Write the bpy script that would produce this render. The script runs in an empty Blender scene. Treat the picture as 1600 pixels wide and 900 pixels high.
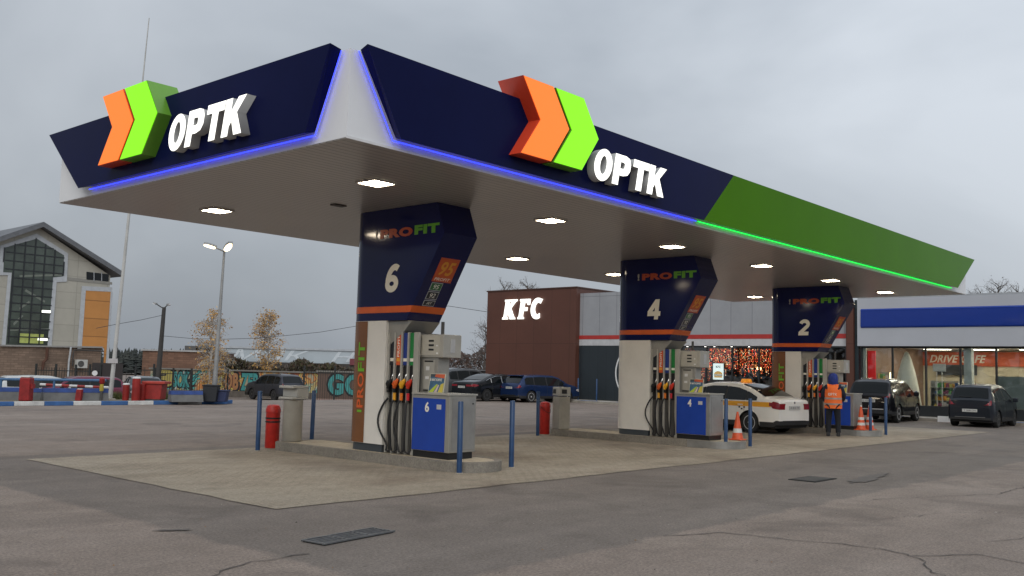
import bpy, bmesh, math, random
from mathutils import Vector, Matrix
random.seed(7)
S = bpy.context.scene
COL = S.collection
R = math.radians

# ------------------------------------------------------------------ camera
FPX, YAW, PITCH, ROLL = 1476.15, 45 - 3.32, 5.01, 1.49
EYE = Vector((-7.24, -9.27, 1.65))
_a, _p, _r = R(YAW), R(PITCH), R(ROLL)
FWD = Vector((math.cos(_p)*math.cos(_a), math.cos(_p)*math.sin(_a), math.sin(_p)))
_right = Vector((math.sin(_a), -math.cos(_a), 0)); _up = _right.cross(FWD)
RT = _right*math.cos(_r) + _up*math.sin(_r)
UP = -_right*math.sin(_r) + _up*math.cos(_r)
cd = bpy.data.cameras.new('camera'); cam = bpy.data.objects.new('camera', cd); COL.objects.link(cam)
cd.sensor_width = 36; cd.lens = FPX/1600*36; cd.clip_end = 3000; cd.clip_start = .1
cam.matrix_world = Matrix(((RT.x, UP.x, -FWD.x, EYE.x), (RT.y, UP.y, -FWD.y, EYE.y), (RT.z, UP.z, -FWD.z, EYE.z), (0, 0, 0, 1)))
S.camera = cam

# ------------------------------------------------------------------ world, sun, exposure
SUN_EL, SUN_AZ = R(38), R(215)
w = bpy.data.worlds.new('World'); S.world = w; w.use_nodes = True
nt = w.node_tree; nt.nodes.clear()
def nn(t, typ, **kw):
    n = t.nodes.new(typ)
    for k, v in kw.items(): setattr(n, k, v)
    return n
sky = nn(nt, 'ShaderNodeTexSky', sky_type='NISHITA', sun_disc=False, sun_elevation=SUN_EL, sun_rotation=math.pi/2 - SUN_AZ)
sky.air_density = 1.5; sky.dust_density = 3
tc = nn(nt, 'ShaderNodeTexCoord'); mp = nn(nt, 'ShaderNodeMapping'); mp.inputs['Scale'].default_value = (1.15, 1.15, 1.9)
nz = nn(nt, 'ShaderNodeTexNoise'); nz.inputs['Scale'].default_value = 1.7; nz.inputs['Detail'].default_value = 5; nz.inputs['Roughness'].default_value = .5
nz.inputs['Distortion'].default_value = .5
cr = nn(nt, 'ShaderNodeValToRGB')
cr.color_ramp.elements[0].position = .32; cr.color_ramp.elements[0].color = (5.7, 6.3, 7.1, 1)
cr.color_ramp.elements[1].position = .68; cr.color_ramp.elements[1].color = (8.7, 9.35, 10.2, 1)
sep = nn(nt, 'ShaderNodeSeparateXYZ'); mr = nn(nt, 'ShaderNodeMapRange')
mr.inputs['From Min'].default_value = 0; mr.inputs['From Max'].default_value = .55
mr.inputs['To Min'].default_value = .72; mr.inputs['To Max'].default_value = 1.14
mul = nn(nt, 'ShaderNodeMixRGB', blend_type='MULTIPLY'); mul.inputs[0].default_value = 1
mx = nn(nt, 'ShaderNodeMixRGB'); mx.inputs[0].default_value = .93
bg = nn(nt, 'ShaderNodeBackground'); bg.inputs['Strength'].default_value = .078
out = nn(nt, 'ShaderNodeOutputWorld')
L = nt.links.new
L(tc.outputs['Generated'], mp.inputs['Vector']); L(mp.outputs[0], nz.inputs['Vector']); L(nz.outputs['Fac'], cr.inputs[0])
L(tc.outputs['Generated'], sep.inputs[0]); L(sep.outputs['Z'], mr.inputs['Value'])
dt = nn(nt, 'ShaderNodeVectorMath', operation='DOT_PRODUCT'); dt.inputs[1].default_value = (.665*.30, -.747*.30, 0)
ad = nn(nt, 'ShaderNodeMath', operation='ADD'); ad.inputs[1].default_value = 1.0; m3 = nn(nt, 'ShaderNodeMath', operation='MULTIPLY')
L(tc.outputs['Generated'], dt.inputs[0]); L(dt.outputs['Value'], ad.inputs[0]); L(ad.outputs[0], m3.inputs[0]); L(mr.outputs[0], m3.inputs[1])
L(cr.outputs[0], mul.inputs[1]); L(m3.outputs[0], mul.inputs[2])
L(sky.outputs[0], mx.inputs[1]); L(mul.outputs[0], mx.inputs[2]); L(mx.outputs[0], bg.inputs['Color']); L(bg.outputs[0], out.inputs[0])
sl = bpy.data.lights.new('sun', 'SUN'); sl.energy = 1.35; sl.angle = R(50); sl.color = (1, .97, .93)
so = bpy.data.objects.new('sun', sl); COL.objects.link(so)
so.rotation_euler = Vector((-math.cos(SUN_EL)*math.cos(SUN_AZ), -math.cos(SUN_EL)*math.sin(SUN_AZ), -math.sin(SUN_EL))).to_track_quat('-Z', 'Y').to_euler()
V = S.view_settings; V.view_transform = 'Standard'; V.look = 'None'; V.gamma = 1; V.use_curve_mapping = False; V.exposure = 0.0
S.cycles.max_bounces = 6; S.cycles.diffuse_bounces = 3; S.cycles.glossy_bounces = 3; S.cycles.transparent_max_bounces = 12
S.cycles.sample_clamp_indirect = 6

# ------------------------------------------------------------------ placing helpers
def ray(u, v): return FWD + RT*((u-800)/FPX) - UP*((v-450)/FPX)
def onp(u, v, ax, val):
    d = ray(u, v); t = (val - EYE[ax])/d[ax]; return EYE + d*t
def W(u, v, D): return EYE + ray(u, v)*D
def lerp_z(P, y):
    if y <= P[0][0]: return P[0][1]
    for (a, b), (c, d) in zip(P, P[1:]):
        if y <= c: return b+(d-b)*(y-a)/(c-a)
    return P[-1][1]
def gz(y):
    return lerp_z(((28.4,0),(34,-.62),(70,-.75)), y)
def at(u, D, z=None):           # ground point in the direction of picture column u, D metres deep
    p = W(u, 570, D); p.z = gz(p.y) if z is None else z; return p
def hz(u, v, D): return W(u, v, D).z

# ------------------------------------------------------------------ materials
MATS = {}
def mat(name, base, rough=.5, metal=0, var=.12, scale=3, bump=0, bscale=60, emit=None, es=0, coat=0, spec=.5, alpha=1, trans=0, detail=6):
    if name in MATS: return MATS[name]
    m = bpy.data.materials.new(name); m.use_nodes = True; t = m.node_tree; b = t.nodes['Principled BSDF']
    b.inputs['Roughness'].default_value = rough; b.inputs['Metallic'].default_value = metal
    b.inputs['Specular IOR Level'].default_value = spec; b.inputs['Coat Weight'].default_value = coat
    b.inputs['Alpha'].default_value = alpha; b.inputs['Transmission Weight'].default_value = trans
    c = tuple(base)+(1,)
    b.inputs['Base Color'].default_value = c
    co = nn(t, 'ShaderNodeTexCoord')
    if var:
        n = nn(t, 'ShaderNodeTexNoise'); n.inputs['Scale'].default_value = scale; n.inputs['Detail'].default_value = detail; n.inputs['Roughness'].default_value = .65
        r = nn(t, 'ShaderNodeValToRGB'); r.color_ramp.elements[0].position = .3; r.color_ramp.elements[1].position = .7
        r.color_ramp.elements[0].color = tuple(x*(1-var) for x in base)+(1,); r.color_ramp.elements[1].color = tuple(min(1, x*(1+var)) for x in base)+(1,)
        t.links.new(co.outputs['Object'], n.inputs['Vector']); t.links.new(n.outputs['Fac'], r.inputs[0]); t.links.new(r.outputs[0], b.inputs['Base Color'])
        if rough > .15:
            q = nn(t, 'ShaderNodeMapRange'); q.inputs['To Min'].default_value = rough*.8; q.inputs['To Max'].default_value = min(1, rough*1.25)
            t.links.new(n.outputs['Fac'], q.inputs['Value']); t.links.new(q.outputs[0], b.inputs['Roughness'])
    if bump:
        n2 = nn(t, 'ShaderNodeTexNoise'); n2.inputs['Scale'].default_value = bscale; n2.inputs['Detail'].default_value = 4
        bp = nn(t, 'ShaderNodeBump'); bp.inputs['Strength'].default_value = bump; bp.inputs['Distance'].default_value = .02
        t.links.new(co.outputs['Object'], n2.inputs['Vector']); t.links.new(n2.outputs['Fac'], bp.inputs['Height']); t.links.new(bp.outputs[0], b.inputs['Normal'])
    if emit:
        b.inputs['Emission Color'].default_value = tuple(emit)+(1,); b.inputs['Emission Strength'].default_value = es
    MATS[name] = m; return m
def hexc(h):
    f = lambda v: v/12.92 if v <= .04045 else ((v+.055)/1.055)**2.4
    return tuple(f(int(h[i:i+2], 16)/255) for i in (0, 2, 4))

# ------------------------------------------------------------------ mesh builder
class MB:
    def __init__(s): s.v = []; s.f = []; s.mi = []
    def add(s, vs, fs, mi=0):
        o = len(s.v); s.v += [tuple(x) for x in vs]; s.f += [tuple(o+i for i in f) for f in fs]; s.mi += [mi]*len(fs); return s
    def box(s, x0, x1, y0, y1, z0, z1, mi=0):
        return s.add([(x0,y0,z0),(x1,y0,z0),(x1,y1,z0),(x0,y1,z0),(x0,y0,z1),(x1,y0,z1),(x1,y1,z1),(x0,y1,z1)],
                     [(0,3,2,1),(4,5,6,7),(0,1,5,4),(1,2,6,5),(2,3,7,6),(3,0,4,7)], mi)
    def quad(s, a, b, c, d, mi=0): return s.add([a,b,c,d], [(0,1,2,3)], mi)
    def prism(s, poly, O, Rv, Uv, Nv, d0, d1, mi=0):   # polygon (r,u) swept from d0 to d1 along N
        O, Rv, Uv, Nv = map(Vector, (O, Rv, Uv, Nv)); n = len(poly)
        P = lambda d: [O+Rv*a+Uv*b+Nv*d for a, b in poly]
        return s.add(P(d0)+P(d1), [tuple(range(n-1,-1,-1)), tuple(range(n,2*n))]+[(i,(i+1)%n,n+(i+1)%n,n+i) for i in range(n)], mi)
    def tube(s, pts, rad, n=8, mi=0, cap=True):
        pts = [Vector(p) for p in pts]; m = len(pts)
        rs = rad if isinstance(rad, (list, tuple)) else [rad]*m
        vs = []; prev = None
        for i, p in enumerate(pts):
            d = (pts[min(i+1,m-1)]-pts[max(i-1,0)]).normalized()
            if prev is None:
                a = Vector((0,0,1)) if abs(d.z) < .9 else Vector((1,0,0)); a = (a-d*a.dot(d)).normalized()
            else:
                a = prev-d*prev.dot(d); a = a.normalized() if a.length > 1e-6 else prev
            prev = a; b = d.cross(a)
            for k in range(n):
                t = 2*math.pi*k/n; vs.append(p+(a*math.cos(t)+b*math.sin(t))*rs[i])
        fs = [(i*n+k, i*n+(k+1)%n, (i+1)*n+(k+1)%n, (i+1)*n+k) for i in range(m-1) for k in range(n)]
        if cap: fs += [tuple(range(n-1,-1,-1)), tuple((m-1)*n+k for k in range(n))]
        return s.add(vs, fs, mi)
    def lathe(s, prof, c=(0,0,0), n=20, axis='z', mi=0):
        vs = []
        for r, h in prof:
            for k in range(n):
                t = 2*math.pi*k/n; a, b = r*math.cos(t), r*math.sin(t)
                p = (a,b,h) if axis == 'z' else ((a,h,b) if axis == 'y' else (h,a,b))
                vs.append((c[0]+p[0], c[1]+p[1], c[2]+p[2]))
        m = len(prof)
        fs = [(i*n+k, i*n+(k+1)%n, (i+1)*n+(k+1)%n, (i+1)*n+k) for i in range(m-1) for k in range(n)]
        fs += [tuple(range(n-1,-1,-1)), tuple((m-1)*n+k for k in range(n))]
        return s.add(vs, fs, mi)
    def build(s, name, m, parent=None, smooth=False, bevel=0, ang=40):
        me = bpy.data.meshes.new(name); me.from_pydata(s.v, [], s.f); me.update()
        for x in (m if isinstance(m, (list, tuple)) else [m]): me.materials.append(x)
        for p, i in zip(me.polygons, s.mi): p.material_index = i
        bm = bmesh.new(); bm.from_mesh(me); bmesh.ops.recalc_face_normals(bm, faces=bm.faces); bm.to_mesh(me); bm.free()
        o = bpy.data.objects.new(name, me); COL.objects.link(o)
        if parent is not None: o.parent = parent
        if smooth:
            me.shade_smooth(); me.set_sharp_from_angle(angle=R(ang))
        if bevel:
            b = o.modifiers.new('bevel', 'BEVEL'); b.width = bevel; b.segments = 2; b.limit_method = 'ANGLE'; b.angle_limit = R(50)
        return o
def tag(o, label=None, cat=None, group=None, kind=None):
    if label: o['label'] = label
    if cat: o['category'] = cat
    if group: o['group'] = group
    if kind: o['kind'] = kind
    return o
def empty(name, loc, label, cat, group=None, rz=0, tilt=None):
    o = bpy.data.objects.new(name, None); COL.objects.link(o); o.location = loc; o.rotation_euler = (0, 0, rz)
    if tilt: o.rotation_euler = tilt
    return tag(o, label, cat, group)
def struct(o): o['kind'] = 'structure'; return o
def copy_tree(o, parent=None):
    c = o.copy(); COL.objects.link(c); c.parent = parent
    for ch in o.children: copy_tree(ch, c)
    return c
# text: outlines of the built-in font, fitted to a box of width w and height h on a plane
def text(name, s, O, Rv, Uv, w, h, ext, m, parent=None, bold=0, shear=0, fit=True, res=3):
    cu = bpy.data.curves.new(name, 'FONT'); cu.body = s; cu.size = 1; cu.extrude = .05; cu.offset = bold; cu.shear = shear; cu.resolution_u = res
    if bold: cu.space_character = 1 + bold*2
    t = bpy.data.objects.new(name, cu); COL.objects.link(t)
    dg = bpy.context.evaluated_depsgraph_get(); me = bpy.data.meshes.new_from_object(t.evaluated_get(dg))
    bpy.data.objects.remove(t); me.name = name
    xs = [v.co.x for v in me.vertices]; ys = [v.co.y for v in me.vertices]
    x0, x1, y0, y1 = min(xs), max(xs), min(ys), max(ys)
    O, Rv, Uv = Vector(O), Vector(Rv).normalized(), Vector(Uv).normalized(); N = Rv.cross(Uv)
    for v in me.vertices:
        a = (v.co.x-x0)/(x1-x0)*w; b = (v.co.y-y0)/(y1-y0)*h; c = ext if v.co.z > 0 else 0
        v.co = O+Rv*a+Uv*b+N*c
    me.materials.clear(); me.materials.append(m)
    o = bpy.data.objects.new(name, me); COL.objects.link(o)
    if parent is not None: o.parent = parent
    return o
# ------------------------------------------------------------------ ground
def ground_mat(name, c1, c2, speck=.25, patch=None, blocks=False, stain=.5, stainc=(.06,.05,.045), rough=.8):
    m = bpy.data.materials.new(name); m.use_nodes = True; t = m.node_tree; b = t.nodes['Principled BSDF']; Lk = t.links.new
    co = nn(t, 'ShaderNodeTexCoord')
    def noise(sc, det=6, ro=.6, vec=None, dist=0):
        n = nn(t, 'ShaderNodeTexNoise'); n.inputs['Scale'].default_value = sc; n.inputs['Detail'].default_value = det; n.inputs['Roughness'].default_value = ro; n.inputs['Distortion'].default_value = dist
        Lk(vec or co.outputs['Object'], n.inputs['Vector']); return n.outputs['Fac']
    def ramp(f, p0, a, p1, c):
        r = nn(t, 'ShaderNodeValToRGB'); e = r.color_ramp.elements; e[0].position = p0; e[1].position = p1; e[0].color = tuple(a)+(1,); e[1].color = tuple(c)+(1,); Lk(f, r.inputs[0]); return r.outputs[0]
    def mixc(f, a, c, typ='MIX'):
        x = nn(t, 'ShaderNodeMixRGB', blend_type=typ)
        if isinstance(f, float): x.inputs[0].default_value = f
        else: Lk(f, x.inputs[0])
        for i, q in ((1, a), (2, c)):
            if isinstance(q, tuple): x.inputs[i].default_value = tuple(q)+(1,)
            else: Lk(q, x.inputs[i])
        return x.outputs[0]
    c = ramp(noise(.28, 7, .62), .33, c1, .67, c2)
    if patch:      # newer, darker asphalt laid in a band round the pad
        sp_ = nn(t, 'ShaderNodeSeparateXYZ'); Lk(co.outputs['Object'], sp_.inputs[0])
        def mth(op, a, b2):
            q = nn(t, 'ShaderNodeMath', operation=op)
            for i_, v_ in ((0, a), (1, b2)):
                if isinstance(v_, (int, float)): q.inputs[i_].default_value = v_
                else: Lk(v_, q.inputs[i_])
            return q.outputs[0]
        X_, Y_ = sp_.outputs['X'], sp_.outputs['Y']
        dd = mth('MAXIMUM', mth('MAXIMUM', mth('SUBTRACT', -2.28, X_), mth('SUBTRACT', -3.86, Y_)), mth('MAXIMUM', mth('SUBTRACT', X_, 33.5), mth('SUBTRACT', Y_, 7.6)))
        dd = mth('ADD', dd, mth('MULTIPLY', mth('SUBTRACT', noise(1.3, 7, .7), .5), .55))
        c = mixc(ramp(dd, .0, (1,1,1), .10, (0,0,0)), c, ramp(noise(.5, 7, .65), .33, patch[0], .67, patch[1]))
    # long drag marks
    mpn = nn(t, 'ShaderNodeMapping'); mpn.inputs['Scale'].default_value = (.12, 1.0, 1); Lk(co.outputs['Object'], mpn.inputs['Vector'])
    c = mixc(1.0, c, ramp(noise(1.1, 5, .6, mpn.outputs[0]), .3, (.84,.83,.82), .7, (1.1,1.1,1.1)), 'MULTIPLY')
    c = mixc(1.0, c, ramp(noise(3.5, 6, .7), .3, (.86,.86,.86), .72, (1.1,1.1,1.1)), 'MULTIPLY')
    c = mixc(1.0, c, ramp(noise(34, 8, .85), .43, (1-speck,)*3, .57, (1+speck,)*3), 'MULTIPLY')
    if blocks:
        br = nn(t, 'ShaderNodeTexBrick'); br.inputs['Scale'].default_value = 1; br.inputs['Brick Width'].default_value = .2; br.inputs['Row Height'].default_value = .1; br.inputs['Mortar Size'].default_value = .009
        br.inputs['Color1'].default_value = (1,1,1,1); br.inputs['Color2'].default_value = (.86,.85,.84,1); br.inputs['Mortar'].default_value = (.48,.45,.42,1)
        Lk(co.outputs['Object'], br.inputs['Vector'])
        c = mixc(ramp(noise(.35, 4, .6), .40, (.25,)*3, .60, (.95,)*3), c, mixc(1.0, c, br.outputs['Color'], 'MULTIPLY'))
    if blocks:     # spilt fuel and tyre grime where cars stop at the pumps
        for (sx, sy, rx_, ry_) in ((2.7,3.3,1.1,2.0), (2.2,1.2,1.6,.7), (11.0,3.2,1.2,2.2), (6.3,3.6,1.3,2.4), (14.8,3.2,1.3,2.3), (19.3,2.6,1.2,1.8)):
            mq = nn(t, 'ShaderNodeMapping'); mq.inputs['Scale'].default_value = (1/rx_, 1/ry_, 1); mq.inputs['Location'].default_value = (-sx/rx_, -sy/ry_, 0); Lk(co.outputs['Object'], mq.inputs['Vector'])
            ln_ = nn(t, 'ShaderNodeVectorMath', operation='LENGTH'); Lk(mq.outputs[0], ln_.inputs[0])
            ad_ = nn(t, 'ShaderNodeMath', operation='MULTIPLY_ADD'); Lk(noise(1.6, 7, .72), ad_.inputs[0]); ad_.inputs[1].default_value = 2.2; Lk(ln_.outputs['Value'], ad_.inputs[2])
            sc_ = nn(t, 'ShaderNodeMath', operation='MULTIPLY'); sc_.inputs[1].default_value = .45; Lk(ad_.outputs[0], sc_.inputs[0])
            c = mixc(ramp(sc_.outputs[0], .50, (.5,)*3, .86, (0,0,0)), c, tuple(stainc))
    s = ramp(noise(.55, 6, .62, dist=.6), .52, (0,0,0), .70, (stain,)*3)
    c = mixc(s, c, tuple(stainc))
    v = nn(t, 'ShaderNodeTexVoronoi'); v.inputs['Scale'].default_value = 2.3; Lk(co.outputs['Object'], v.inputs['Vector'])
    c = mixc(ramp(v.outputs['Distance'], .02, (.6,)*3, .06, (0,0,0)), c, tuple(stainc))
    Lk(c, b.inputs['Base Color'])
    rr = ramp(noise(.5, 5, .6), .3, (rough-.14,)*3, .7, (rough+.12,)*3); Lk(rr, b.inputs['Roughness'])
    bp = nn(t, 'ShaderNodeBump'); bp.inputs['Strength'].default_value = .35; bp.inputs['Distance'].default_value = .01
    Lk(noise(45, 6, .8), bp.inputs['Height']); Lk(bp.outputs[0], b.inputs['Normal'])
    b.inputs['Specular IOR Level'].default_value = .35
    MATS[name] = m; return m
ASPH = ground_mat('asphalt', (.214,.174,.147), (.276,.228,.192), .30, patch=((.157,.134,.117), (.198,.171,.149)))
PATCH = ground_mat('asphalt_newer', (.145,.120,.101), (.185,.155,.131), .26, stain=.3)
PAD = ground_mat('pad_paving', (.31,.272,.212), (.40,.352,.280), .2, blocks=True, stain=.55, stainc=(.13,.095,.07))
CONC = ground_mat('kerb_concrete', (.29,.265,.225), (.38,.35,.30), .2, stain=.7, stainc=(.15,.13,.11))
ISL = ground_mat('island_concrete', (.205,.188,.160), (.275,.252,.215), .18, stain=.6, stainc=(.09,.075,.06))
INF = ground_mat('island_top', (.42,.365,.27), (.52,.455,.345), .15, stain=.5, stainc=(.16,.12,.09))
SOIL = ground_mat('verge_soil', (.16,.14,.10), (.22,.20,.14), .3)

g = MB()
xs = [-900, -60, 0, 60, 900]; ys = [-900, -30, 28.4, 34, 70, 1500]
for i in range(4):
    for j in range(5):
        g.quad(*[(x, y, gz(y)) for x, y in ((xs[i],ys[j]),(xs[i+1],ys[j]),(xs[i+1],ys[j+1]),(xs[i],ys[j+1]))])
struct(g.build('ground', ASPH))
# newer asphalt band round the filling pad (outline slightly uneven, as laid)
def strip_sheet(name, pts, z, m, jit=.05, sd=3):
    rnd = random.Random(sd); out_ = []
    for i in range(len(pts)):
        a, b = Vector(pts[i]), Vector(pts[(i+1) % len(pts)]); n = max(1, int((b-a).length/.45))
        for k in range(n):
            p = a.lerp(b, k/n); out_.append((p.x+rnd.uniform(-jit, jit), p.y+rnd.uniform(-jit, jit), z))
    mb = MB(); mb.add(out_, [tuple(range(len(out_)))])
    return struct(mb.build(name, m))
0 and strip_sheet('asphalt_patch', [(-2.25,-3.85),(33,-3.85),(33,-.1),(-.9,-.1),(-.9,8.2),(-2.5,8.2)], .004, PATCH, .05)
strip_sheet('filling_pad', [(-.80,-.02),(27.6,-.02),(27.6,7.0),(-.80,7.0)], .008, PAD, .03, 5)
CRK = mat('crack_dark', (.075,.066,.060), .95, var=.3)
def crack(pts, wd=.012, sd=1, z=.0075):
    rnd = random.Random(sd); P = []
    for i in range(len(pts)-1):
        a, b = Vector(pts[i]), Vector(pts[i+1]); n = max(2, int((b-a).length/.12))
        for k in range(n): P.append(a.lerp(b, k/n)+Vector((rnd.gauss(0,.022), rnd.gauss(0,.022))))
    P.append(Vector(pts[-1])); mb = MB(); vs = []
    for i, p in enumerate(P):
        d = (P[min(i+1,len(P)-1)]-P[max(i-1,0)]).normalized(); n = Vector((-d.y, d.x)); wv = wd*.65*rnd.uniform(.3, 1.2)
        vs += [(p.x+n.x*wv, p.y+n.y*wv, z), (p.x-n.x*wv, p.y-n.y*wv, z)]
    mb.add(vs, [(2*i, 2*i+1, 2*i+3, 2*i+2) for i in range(len(P)-1)])
    return struct(mb.build('asphalt_crack', CRK))
crack([(1.15,-3.9),(1.9,-4.2),(2.05,-4.9),(2.3,-5.5),(2.14,-6.11),(1.5,-6.5),(1.0,-6.9)], .016, 2)
crack([(2.14,-6.11),(2.7,-6.5),(2.6,-6.95),(2.9,-7.6)], .014, 3)
crack([(-3.4,-2.8),(-3.0,-2.45),(-2.5,-2.33),(-2.05,-2.35)], .016, 4)
crack([(2.8,-4.1),(4.2,-5.0),(5.4,-5.3),(7.5,-6.6)], .008, 5)
crack([(6,-4.2),(8.3,-5.2),(12,-5.4),(14.2,-6.6)], .012, 6)
crack([(3.6,-6.4),(5.5,-6.9),(8.5,-8.0)], .010, 8)
# tar smears
for i, (x, y, a, b, r_) in enumerate([(8.9,-3.1,1.1,.16,.1),(-2.35,-.55,.22,.05,-.5),(-2.9,-3.6,.16,.08,.2)]):
    mb = MB(); rr = random.Random(i); n = 22
    pt = [(math.cos(6.283*k/n)*a*rr.uniform(.6,1.15), math.sin(6.283*k/n)*b*rr.uniform(.5,1.2)) for k in range(n)]
    mb.add([(x+p*math.cos(r_)-q*math.sin(r_), y+p*math.sin(r_)+q*math.cos(r_), .0115) for p, q in pt], [tuple(range(n))])
    struct(mb.build('tar_stain', MATS.get('tar') or mat('tar', (.11,.097,.088), .7, var=.4, scale=9)))

# kerbs: painted white and blue sections
KW = mat('kerb_white', (.60,.60,.58), .8, var=.3, scale=2.5); KB = mat('kerb_blue', (.045,.13,.33), .75, var=.35, scale=2.5)
def kerb(a, b, n, first, h=.15, wd=.15, z=0):
    a, b = Vector(a), Vector(b); d = (b-a)/n; u = d.normalized(); p = Vector((-u.y, u.x))
    mb = MB()
    for i in range(n):
        q0 = a+d*i+u*.004; q1 = a+d*(i+1)-u*.004
        mb.prism([(0,0),((q1-q0).length,0),((q1-q0).length,h),(0,h)], (q0.x,q0.y,z), (u.x,u.y,0), (0,0,1), (p.x,p.y,0), 0, wd, (i+first) % 2)
    return struct(mb.build('kerb', [KW, KB], bevel=.015))
kerb((0.9,25.35), (13.95,25.05), 13, 1)
kerb((13.95,25.05), (14.6,25.5), 1, 1)
mb = MB(); mb.add([(0.9,25.5,.12),(13.9,25.2,.12),(14.55,25.65,.12),(14.0,28.4,.12),(0.9,28.4,.12)], [(0,1,2,3,4)]); struct(mb.build('verge', SOIL))
kerb((34.4,26.2), (34.4,-9.8), 30, 0, .14, .15)
kerb((34.4,26.2), (37,26.2), 2, 1, .14, -.15)
mb = MB(); mb.box(34.25, 60, -9.8, 26.2, .0, .13); struct(mb.build('pavement', CONC))
PV = mat('x', (.5,.5,.5))

# ------------------------------------------------------------------ storm drain grates
IRON = mat('cast_iron', (.16,.165,.17), .55, .6, var=.3, scale=8); HOLE = mat('dark_hole', (.012,.012,.012), .9, var=0)
def grate(name, P, n, m, label, slot=.45):
    A, B, C_, D_ = [Vector((p[0], p[1], 0)) for p in P]
    c = (A+B+C_+D_)/4; root = empty(name, (c.x, c.y, .008), label, 'drain')
    u = ((B-A)+(C_-D_)).normalized(); l = ((B-A).length+(C_-D_).length)/2; v = Vector((-u.y, u.x, 0)); wd = ((D_-A).length+(C_-B).length)/2
    a = math.atan2(u.y, u.x); root.rotation_euler = (0, 0, a)
    b_ = MB().box(-l/2, l/2, -wd/2, wd/2, -.02, .004); b_.build('pit', HOLE, root)
    f = MB()
    for y in (-wd/2, wd/2): f.box(-l/2-.02, l/2+.02, y-.012, y+.012, .002, .016)
    k = n+1
    for i in range(k): x = -l/2+l*i/(k-1); f.box(x-.012, x+.012, -wd/2, wd/2, .0035, .0145)
    f.build('frame', mat('grate_steel', (.15,.155,.16), .5, .4, var=.25, scale=9), root)
    s_ = MB()
    for i in range(n):
        x0 = -l/2+l*i/n+.02; x1 = -l/2+l*(i+1)/n-.02
        for j in range(1, 5): y = -wd/2+wd*j/5; s_.box(x0, x1, y-.009, y+.009, .0045, .013)
    s_.build('bar', MATS['grate_steel'], root)
    return root
grate('drain_grate', [(-1.72,-2.12),(-.78,-2.0),(-.80,-1.72),(-1.74,-1.84)], 3, IRON, 'long slotted steel drain grate set in the asphalt near the pad corner')
root = empty('manhole_cover', (7.85,-2.56,.006), 'dark square manhole cover in the asphalt band beyond the long grate', 'manhole')
MB().box(-.42,.42,-.23,.23,-.02,.006).build('frame', HOLE, root); MB().box(-.37,.37,-.185,.185,.0,.010).build('cover', mat('cover_iron', (.07,.068,.065), .7, .3, var=.4, scale=12), root)

# ------------------------------------------------------------------ canopy
H, CL, CW = 4.49, 25.24, 8.33
WHITE = mat('white_panel', (.78,.79,.80), .35, var=.05, scale=.6, spec=.5)
NAVY = mat('navy_panel', (.0055,.0080,.048), .30, var=.15, scale=.4, spec=.04)
NAVYG = mat('navy_gloss', (.0055,.0085,.070), .10, var=.08, scale=.5, spec=.28)
GREENP = mat('green_panel', (.062,.195,.001), .14, var=.07, scale=.4, spec=.025, bump=.35, bscale=1.1)
ORG = mat('orange_lit', (.45,.09,.01), .4, var=0, emit=(1.0,.21,.018), es=.95)
GRN = mat('green_lit', (.08,.35,.002), .4, var=0, emit=(.27,1.0,.0), es=.95)
ORS = mat('orange_side', (.62,.055,.02), .35, var=.05); GRS = mat('green_side', (.13,.33,.03), .35, var=.05)
LEDB = mat('led_blue', (.1,.1,1), .4, var=0, emit=(.025,.045,1.0), es=3.0); LEDG = mat('led_green', (.1,1,.1), .4, var=0, emit=(.0,1.0,.09), es=1.9)
LIT = mat('sign_lit', (.9,.9,.88), .4, var=0, emit=(1,.98,.9), es=1.35); LETS = mat('letter_side', (.55,.56,.55), .5, var=.05)
def soffit_mat():
    m = bpy.data.materials.new('soffit_slats'); m.use_nodes = True; t = m.node_tree; b = t.nodes['Principled BSDF']; Lk = t.links.new
    co = nn(t, 'ShaderNodeTexCoord'); s = nn(t, 'ShaderNodeSeparateXYZ'); Lk(co.outputs['Object'], s.inputs[0])
    k = nn(t, 'ShaderNodeMath', operation='MULTIPLY'); k.inputs[1].default_value = 1/.14; Lk(s.outputs['Y'], k.inputs[0])
    fr = nn(t, 'ShaderNodeMath', operation='FRACT'); Lk(k.outputs[0], fr.inputs[0])
    r = nn(t, 'ShaderNodeValToRGB'); e = r.color_ramp.elements; e[0].position = 0; e[0].color = (0,0,0,1); e[1].position = .12; e[1].color = (1,1,1,1)
    x = e.new(.9); x.color = (.82,.82,.82,1); Lk(fr.outputs[0], r.inputs[0])
    n = nn(t, 'ShaderNodeTexNoise'); n.inputs['Scale'].default_value = .5; n.inputs['Detail'].default_value = 5; Lk(co.outputs['Object'], n.inputs['Vector'])
    c = nn(t, 'ShaderNodeValToRGB'); c.color_ramp.elements[0].color = (.46,.425,.385,1); c.color_ramp.elements[1].color = (.56,.52,.475,1); Lk(n.outputs['Fac'], c.inputs[0])
    mxx = nn(t, 'ShaderNodeMixRGB', blend_type='MULTIPLY'); mxx.inputs[0].default_value = .9; Lk(c.outputs[0], mxx.inputs[1]); Lk(r.outputs[0], mxx.inputs[2]); Lk(mxx.outputs[0], b.inputs['Base Color'])
    bp = nn(t, 'ShaderNodeBump'); bp.inputs['Strength'].default_value = .5; bp.inputs['Distance'].default_value = .012; Lk(r.outputs[0], bp.inputs['Height']); Lk(bp.outputs[0], b.inputs['Normal'])
    b.inputs['Roughness'].default_value = .3; b.inputs['Specular IOR Level'].default_value = .5; b.inputs['Metallic'].default_value = .35
    return m
SOF = soffit_mat()
can = empty('station_canopy', (0,0,H), 'large flat filling station canopy with navy and green fascia edged by glowing strips', 'canopy')
ZT = 5.64
MB().box(0, CL, 0, CW, .012, ZT-H).build('canopy_box', WHITE, can)
MB().box(.01, CL-.01, .01, CW-.01, 0, .012).build('soffit', SOF, can)
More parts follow.
